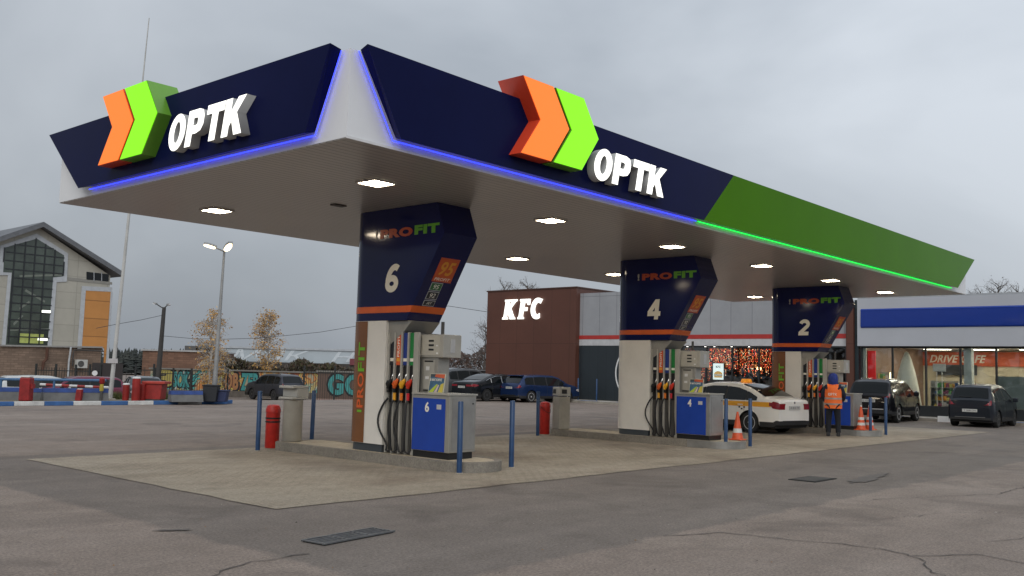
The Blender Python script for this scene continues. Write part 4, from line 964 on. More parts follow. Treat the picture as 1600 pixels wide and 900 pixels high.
B(MB().box(XF-.01, XF+.28, 17.2, yb0-.002, 0.135, 3.196), 'charcoal_wall', DKP, kf)
B(MB().box(XF+.3, XF+12, ys0+.5, yb0-.002, 5.2, 5.3), 'roof', mat('roof_grey', (.2,.2,.2), .8), kf)
B(MB().box(XF+11.8, XF+12, ys0+.5, yb0-.002, 0.14, 5.2), 'rear_wall', GRP, kf)
# round emblem on the charcoal wall
cy, cz, er = fy(1001), 1.70, 1.66
rg_ = MB(); K = 56; vs = []
for rr_ in (er, er-.085): vs += [(XF-.018, cy+rr_*math.cos(6.2832*q/K), cz+rr_*math.sin(6.2832*q/K)) for q in range(K)]
rg_.add(vs, [(q,(q+1)%K,K+(q+1)%K,K+q) for q in range(K)])
em = B(rg_, 'round_emblem', WHP, kf)
for s_, a0 in (('R', 42), ('S', -40)):
    yy, zz = cy+1.25*math.cos(R(a0)), cz+1.25*math.sin(R(a0)); d = Vector((0, math.cos(R(a0+ (90 if a0 > 0 else -90)))*-1, 0))
    o = text('lettering', s_, (XF-.02, yy+.12, zz-.15), (0,-math.sin(R(a0)),math.cos(R(a0))) if a0 > 0 else (0,math.sin(R(a0)),-math.cos(R(a0))) , (0,math.cos(R(a0)),math.sin(R(a0))) if False else (0,0,1), .22, .3, .003, WHP, em) if False else text('lettering', s_, (XF-.02, yy+.12, zz-.15), XN, Z3, .24, .3, .003, WHP, em, bold=.03)
    o.data.transform(Matrix.Translation(-Vector(kf.location)))
for dz in (.06, -.12): B(MB().box(XF-.022, XF-.012, cy+1.05, cy+1.38, cz+dz, cz+dz+.06), 'emblem_bar', WHP, em, base=kf.location)
# lit letters
z0, z1 = fz(830, 499), fz(830, 468)
root = empty('letter_sign', (XF-.35, fy(791), z0), 'glowing white KFC letters high on the brown wall', 'sign')
KF = {'K': [(0,0),(.36,0),(.34,.10),(.28,.12),(.33,.36),(.50,.02),(.50,0),(.84,0),(.82,.09),(.76,.12),(.56,.56),(.86,.88),(.96,.92),(.97,1.0),(.62,1.0),(.60,.93),(.64,.90),(.40,.62),(.46,.88),(.54,.90),(.56,1.0),(.18,1.0),(.16,.91),(.22,.88),(.09,.12),(.02,.10)],
      'F': [(0,0),(.38,0),(.38,.09),(.31,.12),(.36,.40),(.58,.40),(.62,.58),(.40,.60),(.44,.80),(.62,.80),(.64,.70),(.76,.70),(.80,1.0),(.16,1.0),(.14,.91),(.20,.88),(.07,.12),(.01,.10)]}
hh = z1-z0; sgn = [('K', 0), ('F', 1.02)]
for ch, x0 in sgn:
    MB().prism([((x0+a)*hh*1.02, b*hh) for a, b in KF[ch]], (0,0,0), XN, Z3, YN, .04, .12).build('letter', LIT, root)
cpts = [(.62+.40*math.cos(R(a)), .50+.53*math.sin(R(a))) for a in range(52, 312, 13)]; cin = [(.66+.20*math.cos(R(a)), .50+.30*math.sin(R(a))) for a in range(308, 50, -16)]
cpts[0] = (.90, .96); 
MB().prism([((1.60+a+.10*b)*hh*1.02, b*hh+.01) for a, b in cpts+cin], (0,0,0), XN, Z3, YN, .04, .12).build('letter', LIT, root)

# restaurant windows and inside
FRM = mat('frame_dark', (.03,.033,.036), .4, .3); yw0, yw1 = 8.35, 17.15
B(MB().box(XF-.0, XF+.25, yw0, yw1, .135, .40), 'plinth', FRM, kf)
fr = B(MB().box(XF+.02, XF+.12, yw0, yw1, 3.12, 3.195), 'window_frame', FRM, kf)
n = 6
for i in range(n+1):
    y = yw0+(yw1-yw0)*i/n; B(MB().box(XF+.02, XF+.12, y-.04, y+.04, .40, 3.12), 'mullion', FRM, fr, base=kf.location)
    if i < n: B(MB().box(XF+.06, XF+.07, y+.04, y+(yw1-yw0)/n-.04, .40, 3.12), 'pane', GLS, fr, base=kf.location)
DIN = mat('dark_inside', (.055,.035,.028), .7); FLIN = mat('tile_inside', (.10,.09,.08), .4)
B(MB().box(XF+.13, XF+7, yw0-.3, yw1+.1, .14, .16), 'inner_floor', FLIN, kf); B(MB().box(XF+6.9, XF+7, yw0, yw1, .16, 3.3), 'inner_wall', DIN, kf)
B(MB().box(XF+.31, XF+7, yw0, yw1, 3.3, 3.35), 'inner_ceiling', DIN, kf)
GCOL = [mat('fairy_red', (1,.1,.05), .5, var=0, emit=(1,.10,.04), es=1.3), mat('fairy_amber', (1,.4,.1), .5, var=0, emit=(1,.36,.12), es=1.7), mat('fairy_white', (1,.8,.6), .5, var=0, emit=(1,.75,.5), es=2.4)]
rn = random.Random(11)
def garland(y0, y1, z0, z1, nstr, dz, label):
    mb = MB(); root_ = None
    for i in range(nstr):
        y = y0+(y1-y0)*(i+.5)/nstr+rn.uniform(-.02,.02); ln = rn.uniform(.6, 1)*(z1-z0)
        mb.box(XF+.349, XF+.352, y-.002, y+.002, z1-ln, z1, 3)
        k = int(ln/dz)
        for j in range(k):
            if rn.random() < .2: continue
            z = z1-j*dz-rn.uniform(0,.02); s_ = rn.uniform(.009,.017); yy = y+rn.uniform(-.03,.03)
            mb.box(XF+.34, XF+.36, yy-s_, yy+s_, z-s_, z+s_, rn.choices([0,1,2],[5,4,1])[0])
    o = mb.build('light_curtain', GCOL+[BLK]); tag(o, label, 'fairy lights', 'light curtains in the restaurant windows', 'stuff')
yv = lambda u: onp(u, 560, 0, XF+.35).y
garland(yv(1085), yv(1036), 1.0, 3.05, 16, .085, 'red and amber light curtain in the restaurant window behind pump number 4')
garland(yv(1153), yv(1108), 1.6, 3.05, 30, .07, 'red and amber light curtain in the restaurant window above the taxi roof')
garland(yv(1205), yv(1156), 1.5, 3.05, 32, .075, 'red and amber light curtain in the restaurant window nearest pump number 2')
garland(yv(1110), yv(1086), 1.0, 2.3, 9, .085, 'short red light curtain beside the burger lightbox')
yc = onp(1123, 580, 0, XF+.3).y; zc0, zc1 = onp(1123, 594, 0, XF+.3).z, onp(1123, 567, 0, XF+.3).z
root = empty('menu_lightbox', (XF+.3, yc, zc0), 'white illuminated menu box with burger picture in the restaurant window', 'lightbox')
WB = mat('lightbox_white', (.9,.9,.9), .5, var=0, emit=(.85,1,1), es=.95)
MB().box(-.04,.04,-.33,.33,0,zc1-zc0).build('case', FRM, root); MB().box(-.05,-.042,-.30,.30,.03,zc1-zc0-.03).build('lit_face', WB, root)
fc = root; BUN = mat('bun', (.8,.45,.1), .6, var=.1, emit=(.8,.42,.08), es=.5)
MB().prism([(.24*math.cos(R(a)), .16*math.sin(R(a))) for a in range(0,181,15)], (-.05,0,.30), XN, Z3, YN, .001, .004).build('picture_bun', BUN, fc)
MB().prism([(-.24,.0),(.24,.0),(.24,.05),(-.24,.05)], (-.05,0,.235), XN, Z3, YN, .001, .004).build('picture_filling', mat('patty', (.12,.05,.02), .6), fc)
MB().prism([(-.22,.0),(.22,.0),(.24,.09),(-.24,.09)], (-.05,0,.13), XN, Z3, YN, .001, .004).build('picture_bun', BUN, fc)
text('lettering', 'KFC', (-.052, .14, .62), XN, Z3, .28, .12, .002, INT, fc, bold=.03)
MB().box(-.03,.03,-.03,.03,.16-zc0,-.001).build('stand', FRM, root)
root = empty('pendant_lamp', (XF+2.2, onp(1186,576,0,XF+2.2).y, 3.3), 'warm glowing pendant lamp hanging inside the restaurant', 'lamp')
zl = onp(1186,576,0,XF+2.2).z-3.3
MB().tube([(0,0,0),(0,0,zl+.1)], .008, 5).build('cord', BLK, root); MB().lathe([(.02,zl-.09),(.10,zl-.05),(.12,zl),(.09,zl+.07),(.02,zl+.1)], n=14).build('bulb', mat('warm_bulb', (1,.7,.3), .5, var=0, emit=(1,.55,.2), es=14), root, smooth=True)
for i, u in enumerate((1048, 1076, 1104, 1118, 1145, 1172)):
    root = empty('spotlight', (XF-.12, fy(u), 3.19), ('%s small spotlight from the left under the restaurant white strip' % ords[i]), 'light', 'spotlights under the restaurant fascia')
    MB().lathe([(.05,-.035),(.06,.0)], n=12).build('rim', FRM, root); MB().lathe([(.045,-.042),(.045,-.036)], n=12).build('lens', mat('spot_emit', (1,1,1), .5, var=0, emit=(1,.95,.85), es=10), root)
    MB().box(-.04, .11, -.02, .02, .0, .02).build('bracket', FRM, root)
B(MB().box(XF-.25, XF+.3, ys0+.13, ys0+.48, .0, 4.98), 'brown_pillar', BRN, kf)

# ------------------------------------------------------------------ the shop
sh = empty('shop_building', (XF, 1, 0), 'station shop with pale fascia, glossy blue band and large lit windows', 'building')
ye = -9.5; zt = fz(1342, 468); y7 = fy(1343)
FAS = mat('fascia_pale', (.44,.46,.50), .45, var=.05, scale=.5)
B(MB().box(XF-.12, XF+.3, y7+.002, ys0+.12, .0, zt-.03), 'dark_pilaster', mat('pilaster_teal', (.018,.030,.036), .4), sh)
B(MB().box(XF-.25, XF+.3, ye, y7, fz(1400,541), zt), 'fascia', FAS, sh)
B(MB().box(XF-.20, XF+9, ye, y7, zt+.002, zt+.09), 'parapet', mat('parapet', (.34,.36,.38), .5), sh)
zb0, zb1 = fz(1450, 512), fz(1450, 481); yb = fy(1349)
bb = [(0,0),(.05,.03),(.07,.10),(.05,zb1-zb0-.14),(.07,zb1-zb0-.06),(0,zb1-zb0)]
B(MB().prism([(a, b) for a, b in bb], (XF-.25, ye, zb0), (-1,0,0), Z3, (0,1,0), 0, yb-ye), 'blue_band', mat('band_blue', (.010,.045,.30), .12, var=.04, coat=.5), sh, smooth=True, ang=50)
B(MB().box(XF+.302, XF+9, ye, y7+.3, 3.32, 3.36), 'inner_ceiling', mat('ceil_in', (.6,.58,.54), .7), sh)
B(MB().box(XF+.0, XF+9, ye, ys0, .132, .15), 'inner_floor', mat('floor_in', (.45,.43,.38), .25), sh)
B(MB().box(XF+8.8, XF+8.9, ye, ys0, .152, 3.318), 'inner_wall', mat('wall_in', (.52,.46,.34), .7, var=.06), sh)
B(MB().box(XF+.31, XF+8.8, ys0+.0, ys0+.1, .152, 3.318), 'inner_wall', mat('wall_red', (.22,.14,.10), .6), sh)
B(MB().box(XF+8.70, XF+8.79, ye, ys0-.01, 2.5, 3.22), 'orange_band', mat('band_in', (.55,.10,.035), .55, var=.08), sh)
B(MB().box(XF-.05, XF+.25, ye, y7, .0, .60), 'plinth', FRM, sh)
wf = B(MB().box(XF+.0, XF+.12, ye, y7, fz(1400,541)-.08, fz(1400,541)-.002), 'window_frame', FRM, sh)
zt_w = fz(1400,541)-.08; mull = [1345.5, 1394, 1446, 1500, 1556, 1612, 1668, 1724, 1780]
my = [fy(u) for u in mull]
for i, y in enumerate(my):
    B(MB().box(XF+.0, XF+.12, y-.035, y+.035, .60, zt_w), 'mullion', FRM, wf, base=sh.location)
    if i < len(my)-1: B(MB().box(XF+.05, XF+.06, my[i+1]+.035, y-.035, .60, zt_w), 'pane', GLS, wf, base=sh.location)
    if i >= 4 and i < len(my)-1: B(MB().box(XF+.07, XF+.08, my[i+1]+.036, y-.036, .61, 1.95), 'frosted_film', mat('film', (.34,.38,.36), .6, var=.15, scale=3), wf, base=sh.location)
B(MB().box(XF+.15, XF+.50, fy(1516), fy(1504), .152, 3.318), 'white_pillar', mat('pillar_in', (.62,.66,.64), .5), sh)
B(MB().box(XF+.15, XF+.25, fy(1351), fy(1345), .152, 3.318), 'white_pillar', MATS['pillar_in'], sh)
CP = mat('ceiling_panel', (1,1,1), .5, var=0, emit=(1,.92,.76), es=14)
ci = 0
for r_, x in enumerate((XF+1.6, XF+4.2, XF+6.8)):
    for c_, y in enumerate((6.4, 4.2, 2.0, -.2, -2.4, -4.6, -6.8)):
        q = empty('ceiling_light', (x, y, 3.31), 'lit shop ceiling panel, %s row from the window, %s from the left' % (ords[r_], (ords+['seventh'])[c_]), 'light', 'ceiling panels in the shop'); q['kind'] = 'thing'
        MB().box(-.32,.32,-.62,.62,-.03,-.001).build('frame', WHP, q); MB().box(-.29,.29,-.59,.59,-.036,-.031).build('diffuser', CP, q)
o = text('cafe_lettering', 'DRIVE CAFE', (XF+8.695, onp(1453,566,0,XF+8.7).y, 2.66), XN, Z3, 2.75, .40, .03, mat('cafe_white', (.8,.72,.6), .5), None, bold=.02, shear=.3)
tag(o, 'pale slanted DRIVE CAFE lettering on the orange band inside the shop', 'lettering')
def inside(nm, x, u0, u1, v0, v1, m, label, cat, dep=.05, parts=None):
    y1, y0 = onp(u0, 570, 0, x).y, onp(u1, 570, 0, x).y; za, zb_ = onp((u0+u1)/2, v1, 0, x).z, onp((u0+u1)/2, v0, 0, x).z
    q = MB().box(x, x+dep, y0, y1, za, zb_).build(nm, m); tag(q, label, cat); return q, (y0, y1, za, zb_)
q, bx = inside('menu_board', XF+8.6, 1463, 1526, 570, 586, mat('board_dark', (.03,.035,.04), .3), 'dark menu board on the back wall under the cafe lettering', 'board', .08)
# racks of goods
GOOD = [mat('goods%d' % i, c, .5, var=.1) for i, c in enumerate([(.55,.12,.04),(.05,.12,.3),(.6,.5,.15),(.5,.5,.5),(.1,.3,.1),(.25,.06,.12),(.7,.3,.05)])]
def rack(x, y0, y1, h, lv, label, seed):
    r2 = random.Random(seed); q = empty('goods_rack', (x, (y0+y1)/2, .152), label, 'shelf', 'goods racks in the shop'); w_ = y1-y0
    f = MB(); f.box(-.2,.2,-w_/2,-w_/2+.03,0,h); f.build('side_panel', STEEL, q); MB().box(-.2,.2,w_/2-.03,w_/2,0,h).build('side_panel', STEEL, q); MB().box(.16,.2,-w_/2+.03,w_/2-.03,0,h).build('back_panel', GREY, q)
    for l in range(lv):
        z = .1+l*(h-.1)/lv; s_ = MB().box(-.2,.159,-w_/2+.031,w_/2-.031,z-.02,z).build('shelf_board', GREYL, q); y = -w_/2+.05; g_ = MB()
        while y < w_/2-.2:
            ww = r2.uniform(.07,.17); g_.box(-.17,.1,y,y+ww-.012,z+.001,z+r2.uniform(.12,(h-.1)/lv-.06), r2.randrange(7)); y += ww
        g_.build('goods', GOOD, s_)
rack(XF+1.3, onp(1500,600,0,XF+1.3).y, onp(1456,600,0,XF+1.3).y, 1.55, 5, 'rack of mixed goods behind the white sign stand', 1)
rack(XF+2.6, onp(1392,600,0,XF+2.6).y, onp(1362,600,0,XF+2.6).y, 1.9, 5, 'tall rack of goods at the left window behind the black off-roader', 2)
rack(XF+4.5, -3.0, -1.0, 1.6, 5, 'rack of goods behind the frosted film at the right', 3)
q = empty('sign_stand', (XF+.6, onp(1468,600,0,XF+.6).y, .152), 'white sign board on two thin posts inside the shop window', 'stand')
MB().box(-.015,.015,-.27,.27,1.96,2.30).build('board', WHP, q)
for s in (-1, 1): MB().tube([(0,s*.11,.0),(0,s*.11,1.95)], .018, 6).build('post', WHP, q)
MB().box(-.15,.15,-.25,.25,0,.015).build('base', WHP, q)
xq = XF+.75; yq = onp(1417,600,0,xq).y; zq = onp(1417,549,0,xq).z-.152
o = MB().lathe([(.62,0),(.60,.5),(.50,1.2),(.36,1.9),(.20,2.5),(.08,zq-.05),(.01,zq)], n=28).build('cone_decoration', mat('cone_cloth', (.85,.83,.74), .7, var=.04), smooth=True); o.location = (xq, yq, .152)
tag(o, 'tall pale cone shaped decoration standing inside the left shop window', 'decoration')
q = empty('orange_display', (XF+.75, onp(1462,630,0,XF+.75).y, .152), 'low orange basket of goods at the foot of the sign stand', 'basket')
MB().lathe([(.22,.0),(.30,.28),(.29,.28),(.21,.02)], n=18).build('basket', mat('orange_basket', (.7,.3,.04), .5), q)
mb = MB(); 
for i in range(14): a = rn.uniform(0,6.28); r_ = rn.uniform(0,.2); mb.lathe([(.001,-.05),(.045,-.02),(.05,.01),(.001,.05)], (r_*math.cos(a), r_*math.sin(a), .30), 8)
mb.build('packets', GOOD[6], q)
q = MB().tube([(XF+.9, onp(1391,590,0,XF+.9).y, onp(1391,598,0,XF+.9).z), (XF+.9, onp(1391,590,0,XF+.9).y, onp(1391,582,0,XF+.9).z)], .02, 8).build('tube_lamp', mat('tube_emit', (1,.8,.5), .5, var=0, emit=(1,.75,.4), es=8)); tag(q, 'short upright tube lamp glowing in the left shop window', 'lamp')
q, bx = inside('red_display', XF+1.1, 1356, 1368, 548, 602, mat('display_red', (.5,.02,.03), .5, var=.3, scale=6, emit=(1,.03,.03), es=.25), 'glowing red advertising panel at the far left of the shop window', 'advert')
# counter inside
tag(MB().box(XF+6.2, XF+6.9, -1.5, 4.5, .152, 1.15).build('service_counter', mat('counter', (.35,.33,.30), .5)), 'long grey service counter at the back of the shop', 'counter')
# pavement furniture on the building side
for i, (u, v) in enumerate(((903,624),(932,626))):
    p = onp(u, v, 0, 35.3); bollard('bollard', 35.3, p.y, .13, 1.2, .04, ('left' if i == 0 else 'right')+' one of two thin blue bollards before the charcoal wall', 'thin blue bollards on the pavement')
p = onp(1432, 640, 0, 34.9); bollard('bollard', 34.9, p.y, .13, 1.1, .04, 'thin blue bollard on the pavement between the two cars at the shop', None)
for u, lb in ((1476, 'left'), (1571, 'right')):
    p = onp(u, 655, 0, 34.15); q = empty('wheel_stop', (34.15, p.y, 0), 'small white concrete wheel stop against the kerb %s of the slate minivan' % lb, 'wheel stop', 'wheel stops at the shop kerb')
    MB().prism([(-.1,0),(.09,0),(.06,.24),(-.06,.24)], (0,0,0), (1,0,0), Z3, (0,1,0), -.26, .26).build('block', WHP, q, bevel=.01)
    if lb == 'right': text('number', 'P', (-.095, .06, .05), XN, Vector((.12,0,.99)), .10, .14, .004, INT, q)
# ------------------------------------------------------------------ left background: mast, lamp posts
def tube_thing(name, a, b, r0, r1, m, label, cat, n=12):
    root = empty(name, tuple(a), label, cat); MB().tube([(0,0,0), Vector(b)-Vector(a)], [r0, r1], n).build('pole', m, root, smooth=True); return root
GALV = mat('galvanised', (.36,.37,.37), .5, .4, var=.12, scale=2); MASTW = mat('mast_white', (.52,.52,.50), .5, var=.15, scale=2)
a = onp(172, 624.5, 2, .12); b = W(233, 28, (a-EYE).dot(FWD))
root = tube_thing('antenna_mast', a, b, .085, .018, MASTW, 'very tall thin white mast with small plate rising from the striped kerb above the canopy', 'mast')
d = (b-a).normalized(); q = d*((W(178, 563.5, (a-EYE).dot(FWD))-a).length)
MB().prism([(-.19,-.09),(.19,-.09),(.19,.09),(-.19,.09)], q-FWD*.10, RT, UP, -FWD, 0, .015).build('name_plate', mat('plate_white', (.5,.48,.48), .5), root)
MB().lathe([(.22,0),(.20,.05),(.09,.06)], n=10).build('foot', CONC, root)
LAMPH = mat('street_lamp_emit', (1,.8,.5), .5, var=0, emit=(1,.80,.52), es=5)
def lamp_head(root, p0, p1, lit, nm='lamp_head', w_=.13):
    p0, p1 = Vector(p0), Vector(p1); u = (p1-p0).normalized(); v = u.cross(Vector((0,0,1))).normalized(); n = v.cross(u).normalized(); L_ = (p1-p0).length
    pr = [(0,-.4),(.15,-.9),(.7,-1),(1,-.5),(1,.5),(.7,1),(.15,.9),(0,.4)]
    h = MB().prism([(a*L_, b*w_) for a, b in pr], p0, u, v, n, -.0, .09).build(nm, GALV, root, bevel=.015)
    MB().prism([(.06+a*L_*.86, b*w_*.85) for a, b in pr], p0, u, v, n, -.055, -.002).build('lamp_lens', LAMPH if lit else mat('lamp_lens_off', (.6,.6,.62), .3), h)
a = onp(333.5, 626.5, 2, .12); D_ = (a-EYE).dot(FWD); b = W(350.5, 393, D_)
root = empty('street_lamp', tuple(a), 'slim grey lamp post with two glowing heads at the end of the striped kerb', 'street lamp')
MB().tube([(0,0,0),(b-a)*.25,(b-a)], [.10,.085,.045], 12).build('pole', GALV, root, smooth=True); MB().lathe([(.16,0),(.15,.03)], n=12).build('foot', CONC, root)
q1, q2 = W(337.5, 387.5, D_-.5), W(352.5, 391, D_-.3)
MB().tube([b-a, W(344,390,D_-.3)-a, q1-a], .028, 7).tube([b-a, q2-a], .028, 7).build('bracket', GALV, root, smooth=True)
lamp_head(root, q1-a, W(319.5, 381.5, D_-.9)-a, True); lamp_head(root, q2-a, W(361, 380, D_-1.3)-a, True)
# dark utility pole
a = at(247.5, 62); D_ = 62; b = W(256.5, 480, D_)
root = empty('utility_pole', tuple(a), 'dark wooden pole with two unlit lamp heads rising behind the low brick building', 'pole')
PWOOD = mat('pole_dark', (.055,.052,.05), .8, var=.2); MB().tube([(0,0,0), b-a], [.19,.12], 10).build('pole', PWOOD, root, smooth=True)
MB().tube([W(244.5,475,D_)-a, W(252,480,D_)-a, b-a+Vector((0,0,-.05)), W(261,477.5,D_)-a], .035, 6).build('bracket', PWOOD, root)
lamp_head(root, W(245,475.5,D_)-a, W(239.5,473.5,D_)-a, False, w_=.10); lamp_head(root, W(261,477.5,D_)-a, W(266,475,D_)-a, False, w_=.13)
CAB = mat('cable', (.05,.05,.055), .7, var=0)
def cable(P, lb, r_=.016):
    P = [W(*p) for p in P]; o = MB().tube(P, r_, 5).build('overhead_cable', CAB); tag(o, lb, 'cable')
cable([(150,513,60),(185,506,60),(220,500,60),(256,492,62)], 'sagging cable from the dark pole towards the gabled building')
cable([(256,525,62),(300,529,62),(350,530,62),(400,528.5,62),(450,524,62),(500,519,62),(560,509,62),(640,497,62),(700,478,60),(765,488,58)], 'long thin cable from the dark pole behind the canopy column')

# ------------------------------------------------------------------ gabled industrial building
YB = W(100, 560, 72).y; zg0 = gz(YB)
def bx_(u, v, off=0): p = onp(u, v, 1, YB); return (p.x, p.z)
gb = empty('industrial_building', (onp(62,560,1,YB).x, YB, zg0), 'cream gabled industrial building with tall dark window, orange panel and brick ground floor', 'building')
CRM = panel_mat('cream_cladding', (.42,.40,.34), 2.4, 1.25, .8, .6, axis='X', mort=.03, var=.03, wear=.12); BRK = panel_mat('brick_wall', (.235,.165,.120), .5, .17, .75, .8, axis='X', mort=.02, var=.2, off=.5, wear=.3)
TRIMW = mat('trim_pale', (.46,.48,.50), .6); ROOFG = mat('roof_metal', (.15,.155,.165), .5, .3, var=.15); ORW = panel_mat('orange_cladding', (.54,.24,.065), 9, 1.4, .6, .6, axis='X', mort=.04, wear=.12)
ax, az = bx_(62, 356); rx, rz_ = bx_(184, 432); lx = 2*ax-rx; zbr = bx_(80, 541)[1]
def gp(pts, y0, y1, nm, m, par=gb, px=True, **k):
    P = [bx_(*p) for p in pts] if px else pts
    return B(MB().prism(P, (0,YB,0), (1,0,0), Z3, (0,-1,0), y0, y1), nm, m, par, base=gb.location, **k)
gp([(lx-8,zbr),(rx-.6,zbr),(rx-.6,rz_),(ax,az),(lx-.0,rz_),(lx-8,rz_-2)], -34, 0, 'upper_wall', CRM, px=False)
gp([(lx-8,zg0-.3),(onp(158,560,1,YB).x,zg0-.3),(onp(158,560,1,YB).x,zbr-.02),(lx-8,zbr-.02)], -34, -.05, 'brick_wall', BRK, px=False)
th = .40; sl_ = (az-rz_)/(rx-ax)
rf = gp([(rx+.08,rz_-.08*sl_),(ax,az+.02),(lx-.5,rz_-.5*sl_),(lx-.5,rz_-.5*sl_+th),(ax,az+th),(rx+.08,rz_-.08*sl_+th)], -34.5, .7, 'roof', ROOFG, px=False)
vx, vz = bx_(7, 372); v_ = MB(); v_.lathe([(.45,0),(.45,1.2),(.62,1.25),(.8,1.6),(.8,1.8),(.3,2.0)], (vx, YB+4, vz-.5), 16); B(v_, 'roof_vent', GALV, gb, base=gb.location)
# big window
WP = [(6.6,387),(57,373),(99.6,399),(98,432),(82.5,433.5),(73.5,540),(8.4,538.5),(18,426),(4.5,425.4)]
TP = [(0,384),(57,365),(106,396),(104,440),(88,441),(80,542),(2,541),(12,430),(-2,430)]
gp(TP, .003, .06, 'window_surround', TRIMW)
BWG = mat('industrial_glass', (.060,.075,.062), .12, var=.55, scale=.35, spec=.5, detail=3)
wg = gp(WP, .062, .07, 'window', BWG)
Wp = [bx_(*p) for p in WP]
def inside_poly(x, z):
    c = False; n = len(Wp)
    for i in range(n):
        (x0, z0), (x1, z1) = Wp[i], Wp[(i+1) % n]
        if (z0 > z) != (z1 > z) and x < (x1-x0)*(z-z0)/(z1-z0)+x0: c = not c
    return c
xa, xb = min(p[0] for p in Wp), max(p[0] for p in Wp); za, zb2 = min(p[1] for p in Wp), max(p[1] for p in Wp)
for pts in ([(30,480),(45,470),(46,473),(30,484)],[(40,452),(70,470),(69,473),(38,455)],[(20,505),(34,492),(36,494),(21,509)],[(30,430),(96,428),(96,431),(30,433)],[(14,515),(76,513),(76,515),(14,517)]):
    gp(pts, .0702, .0708, 'roof_truss', mat('truss', (.17,.19,.16), .7), wg)
mb = MB(); st = .12
for i in range(7):
    x = xa+(xb-xa)*i/6; z = za; run = None
    while z < zb2+st:
        if inside_poly(min(max(x, xa+.02), xb-.02), z):
            if run is None: run = z
        elif run is not None: mb.box(x-.045, x+.045, YB-.10, YB-.071, run, z); run = None
        z += st
for j in range(1, 13):
    z = za+(zb2-za)*j/13; x = xa; run = None
    while x < xb+st:
        if inside_poly(x, z):
            if run is None: run = x
        elif run is not None: mb.box(run, x, YB-.098, YB-.0715, z-.04, z+.04); run = None
        x += st
B(mb, 'glazing_bars', FRM, wg, base=gb.location)
for (u, v) in ((71,487),(66,530)):
    x, z = bx_(u, v); B(MB().box(x-.35, x+.35, YB-.0708, YB-.0702, z-.10, z+.10), 'lit_lamp', mat('far_lamp', (1,1,1), .5, var=0, emit=(.95,1,.8), es=2.2), wg, base=gb.location)
x, z = bx_(50, 529); B(MB().box(x-.9, x+.8, YB-.0706, YB-.0701, z-.35, z+.35), 'lit_interior', mat('far_glow', (.3,.35,.1), .5, var=.3, emit=(.5,.55,.12), es=.14), wg, base=gb.location)
gp([(127.5,447),(175.5,449),(174,456),(133.5,454),(127,545),(120.5,545)], .003, .07, 'orange_surround', TRIMW)
gp([(133.8,454),(172.5,456),(164.5,567),(161.8,567),(162.5,544.5),(127.3,543)], .004, .05, 'orange_panel', ORW)
gp([(172.5,456),(175.5,456),(168.5,572),(164.5,572)], .005, .09, 'corner_trim', TRIMW)
gp([(106,433),(175,441),(175,445),(106,438)], .003, .03, 'sill_line', mat('seam', (.28,.27,.24), .6))
wn = gp([(135,424.6),(169.6,428.5),(169.4,440),(135,437)], .003, .03, 'window', CGL)
for u in (146, 158): gp([(u,425),(u+1,425),(u+1,439),(u,439)], .031, .05, 'mullion', TRIMW, wn)
gp([(0,538.5),(160,541.5),(160,544),(0,541)], .004, .12, 'ledge', mat('ledge', (.3,.29,.27), .7))
# fittings on the brick
x, z = bx_(124, 568); q = empty('air_conditioner', (x, YB-.2, z-.35), 'white air conditioner box on the brick ground floor', 'air conditioner')
MB().box(-.42,.42,-.3,.2,-.0,.65).build('case', mat('ac_white', (.5,.5,.47), .5), q, bevel=.02); MB().lathe([(.24,-.315),(.23,-.301)], (-.1,0,.33), 18, 'y').build('fan_grille', DGREY, q)
for pts, nm, lb in (([(111,542),(107.5,566),(106,592)], .07, 'white drain pipe on the brick wall'), ):
    o = MB().tube([onp(u, v, 1, YB-.2) for u, v in pts], nm, 8).build('drain_pipe', TRIMW); tag(o, lb, 'pipe')
o = MB().tube([onp(u, v, 1, YB-.2) for u, v in ((162,549),(130,547),(116,547),(114.5,552),(113,572))], .05, 6).build('gas_pipe', PWOOD); tag(o, 'thin dark pipe bent along the brick wall beside the drain pipe', 'pipe')
o = MB().tube([onp(u, v, 1, YB-.25) for u, v in ((74,543),(73,561),(68,566),(66,580))], .12, 8).build('flue_pipe', mat('rust', (.09,.04,.025), .8, var=.3)); tag(o, 'thick rusty flue pipe on the brick wall below the tall window', 'pipe')
# low brick building, white sheet, hangar
def block(nm, u0, u1, vt, D, dep, m, label, cat, roofm=None, hlip=.15, zt_=None):
    p0, p1 = at(u0, D), at(u1, D); z = hz((u0+u1)/2, vt, D); dv = (p1-p0); ln = math.hypot(dv.x, dv.y); a = math.atan2(dv.y, dv.x); zb_ = min(p0.z, p1.z)-.3
    q = empty(nm, (p0.x, p0.y, zb_), label, cat, rz=a); MB().box(0, ln, 0, dep, 0, z-zb_).build('wall', m, q)
    MB().box(-.1, ln+.1, -.12, dep+.1, z-zb_+.002, z-zb_+hlip).build('roof', roofm or ROOFG, q); return q, ln, z-zb_
q, ln, hh = block('brick_building', 222, 313, 549, 75, 9, panel_mat('brick_low', (.19,.105,.07), .5, .17, .8, .85, axis='X', mort=.02, var=.2, off=.5, wear=.25), 'low flat roofed brick building behind the red container', 'building', mat('roof_pale', (.4,.4,.4), .7), .12)
MB().box(ln*.64, ln*.64+.9, 1, 2, hh+.12, hh+.5).build('roof_box', DGREY, q); MB().lathe([(.5,hh+.12),(.6,hh+.35),(.3,hh+.6)], (ln*.95,1.5,0), 10).build('roof_vent', DGREY, q)
q, ln, hh = block('hangar', 314, 640, 547, 96, 14, mat('hangar_grey', (.42,.48,.52), .6, var=.12, scale=.25), 'long pale grey hangar roof covered with faint spray lettering behind the painted wall', 'building', mat('hangar_roof', (.42,.45,.48), .5), .2)
sp_ = mat('spray_white', (.58,.64,.68), .6, var=.1)
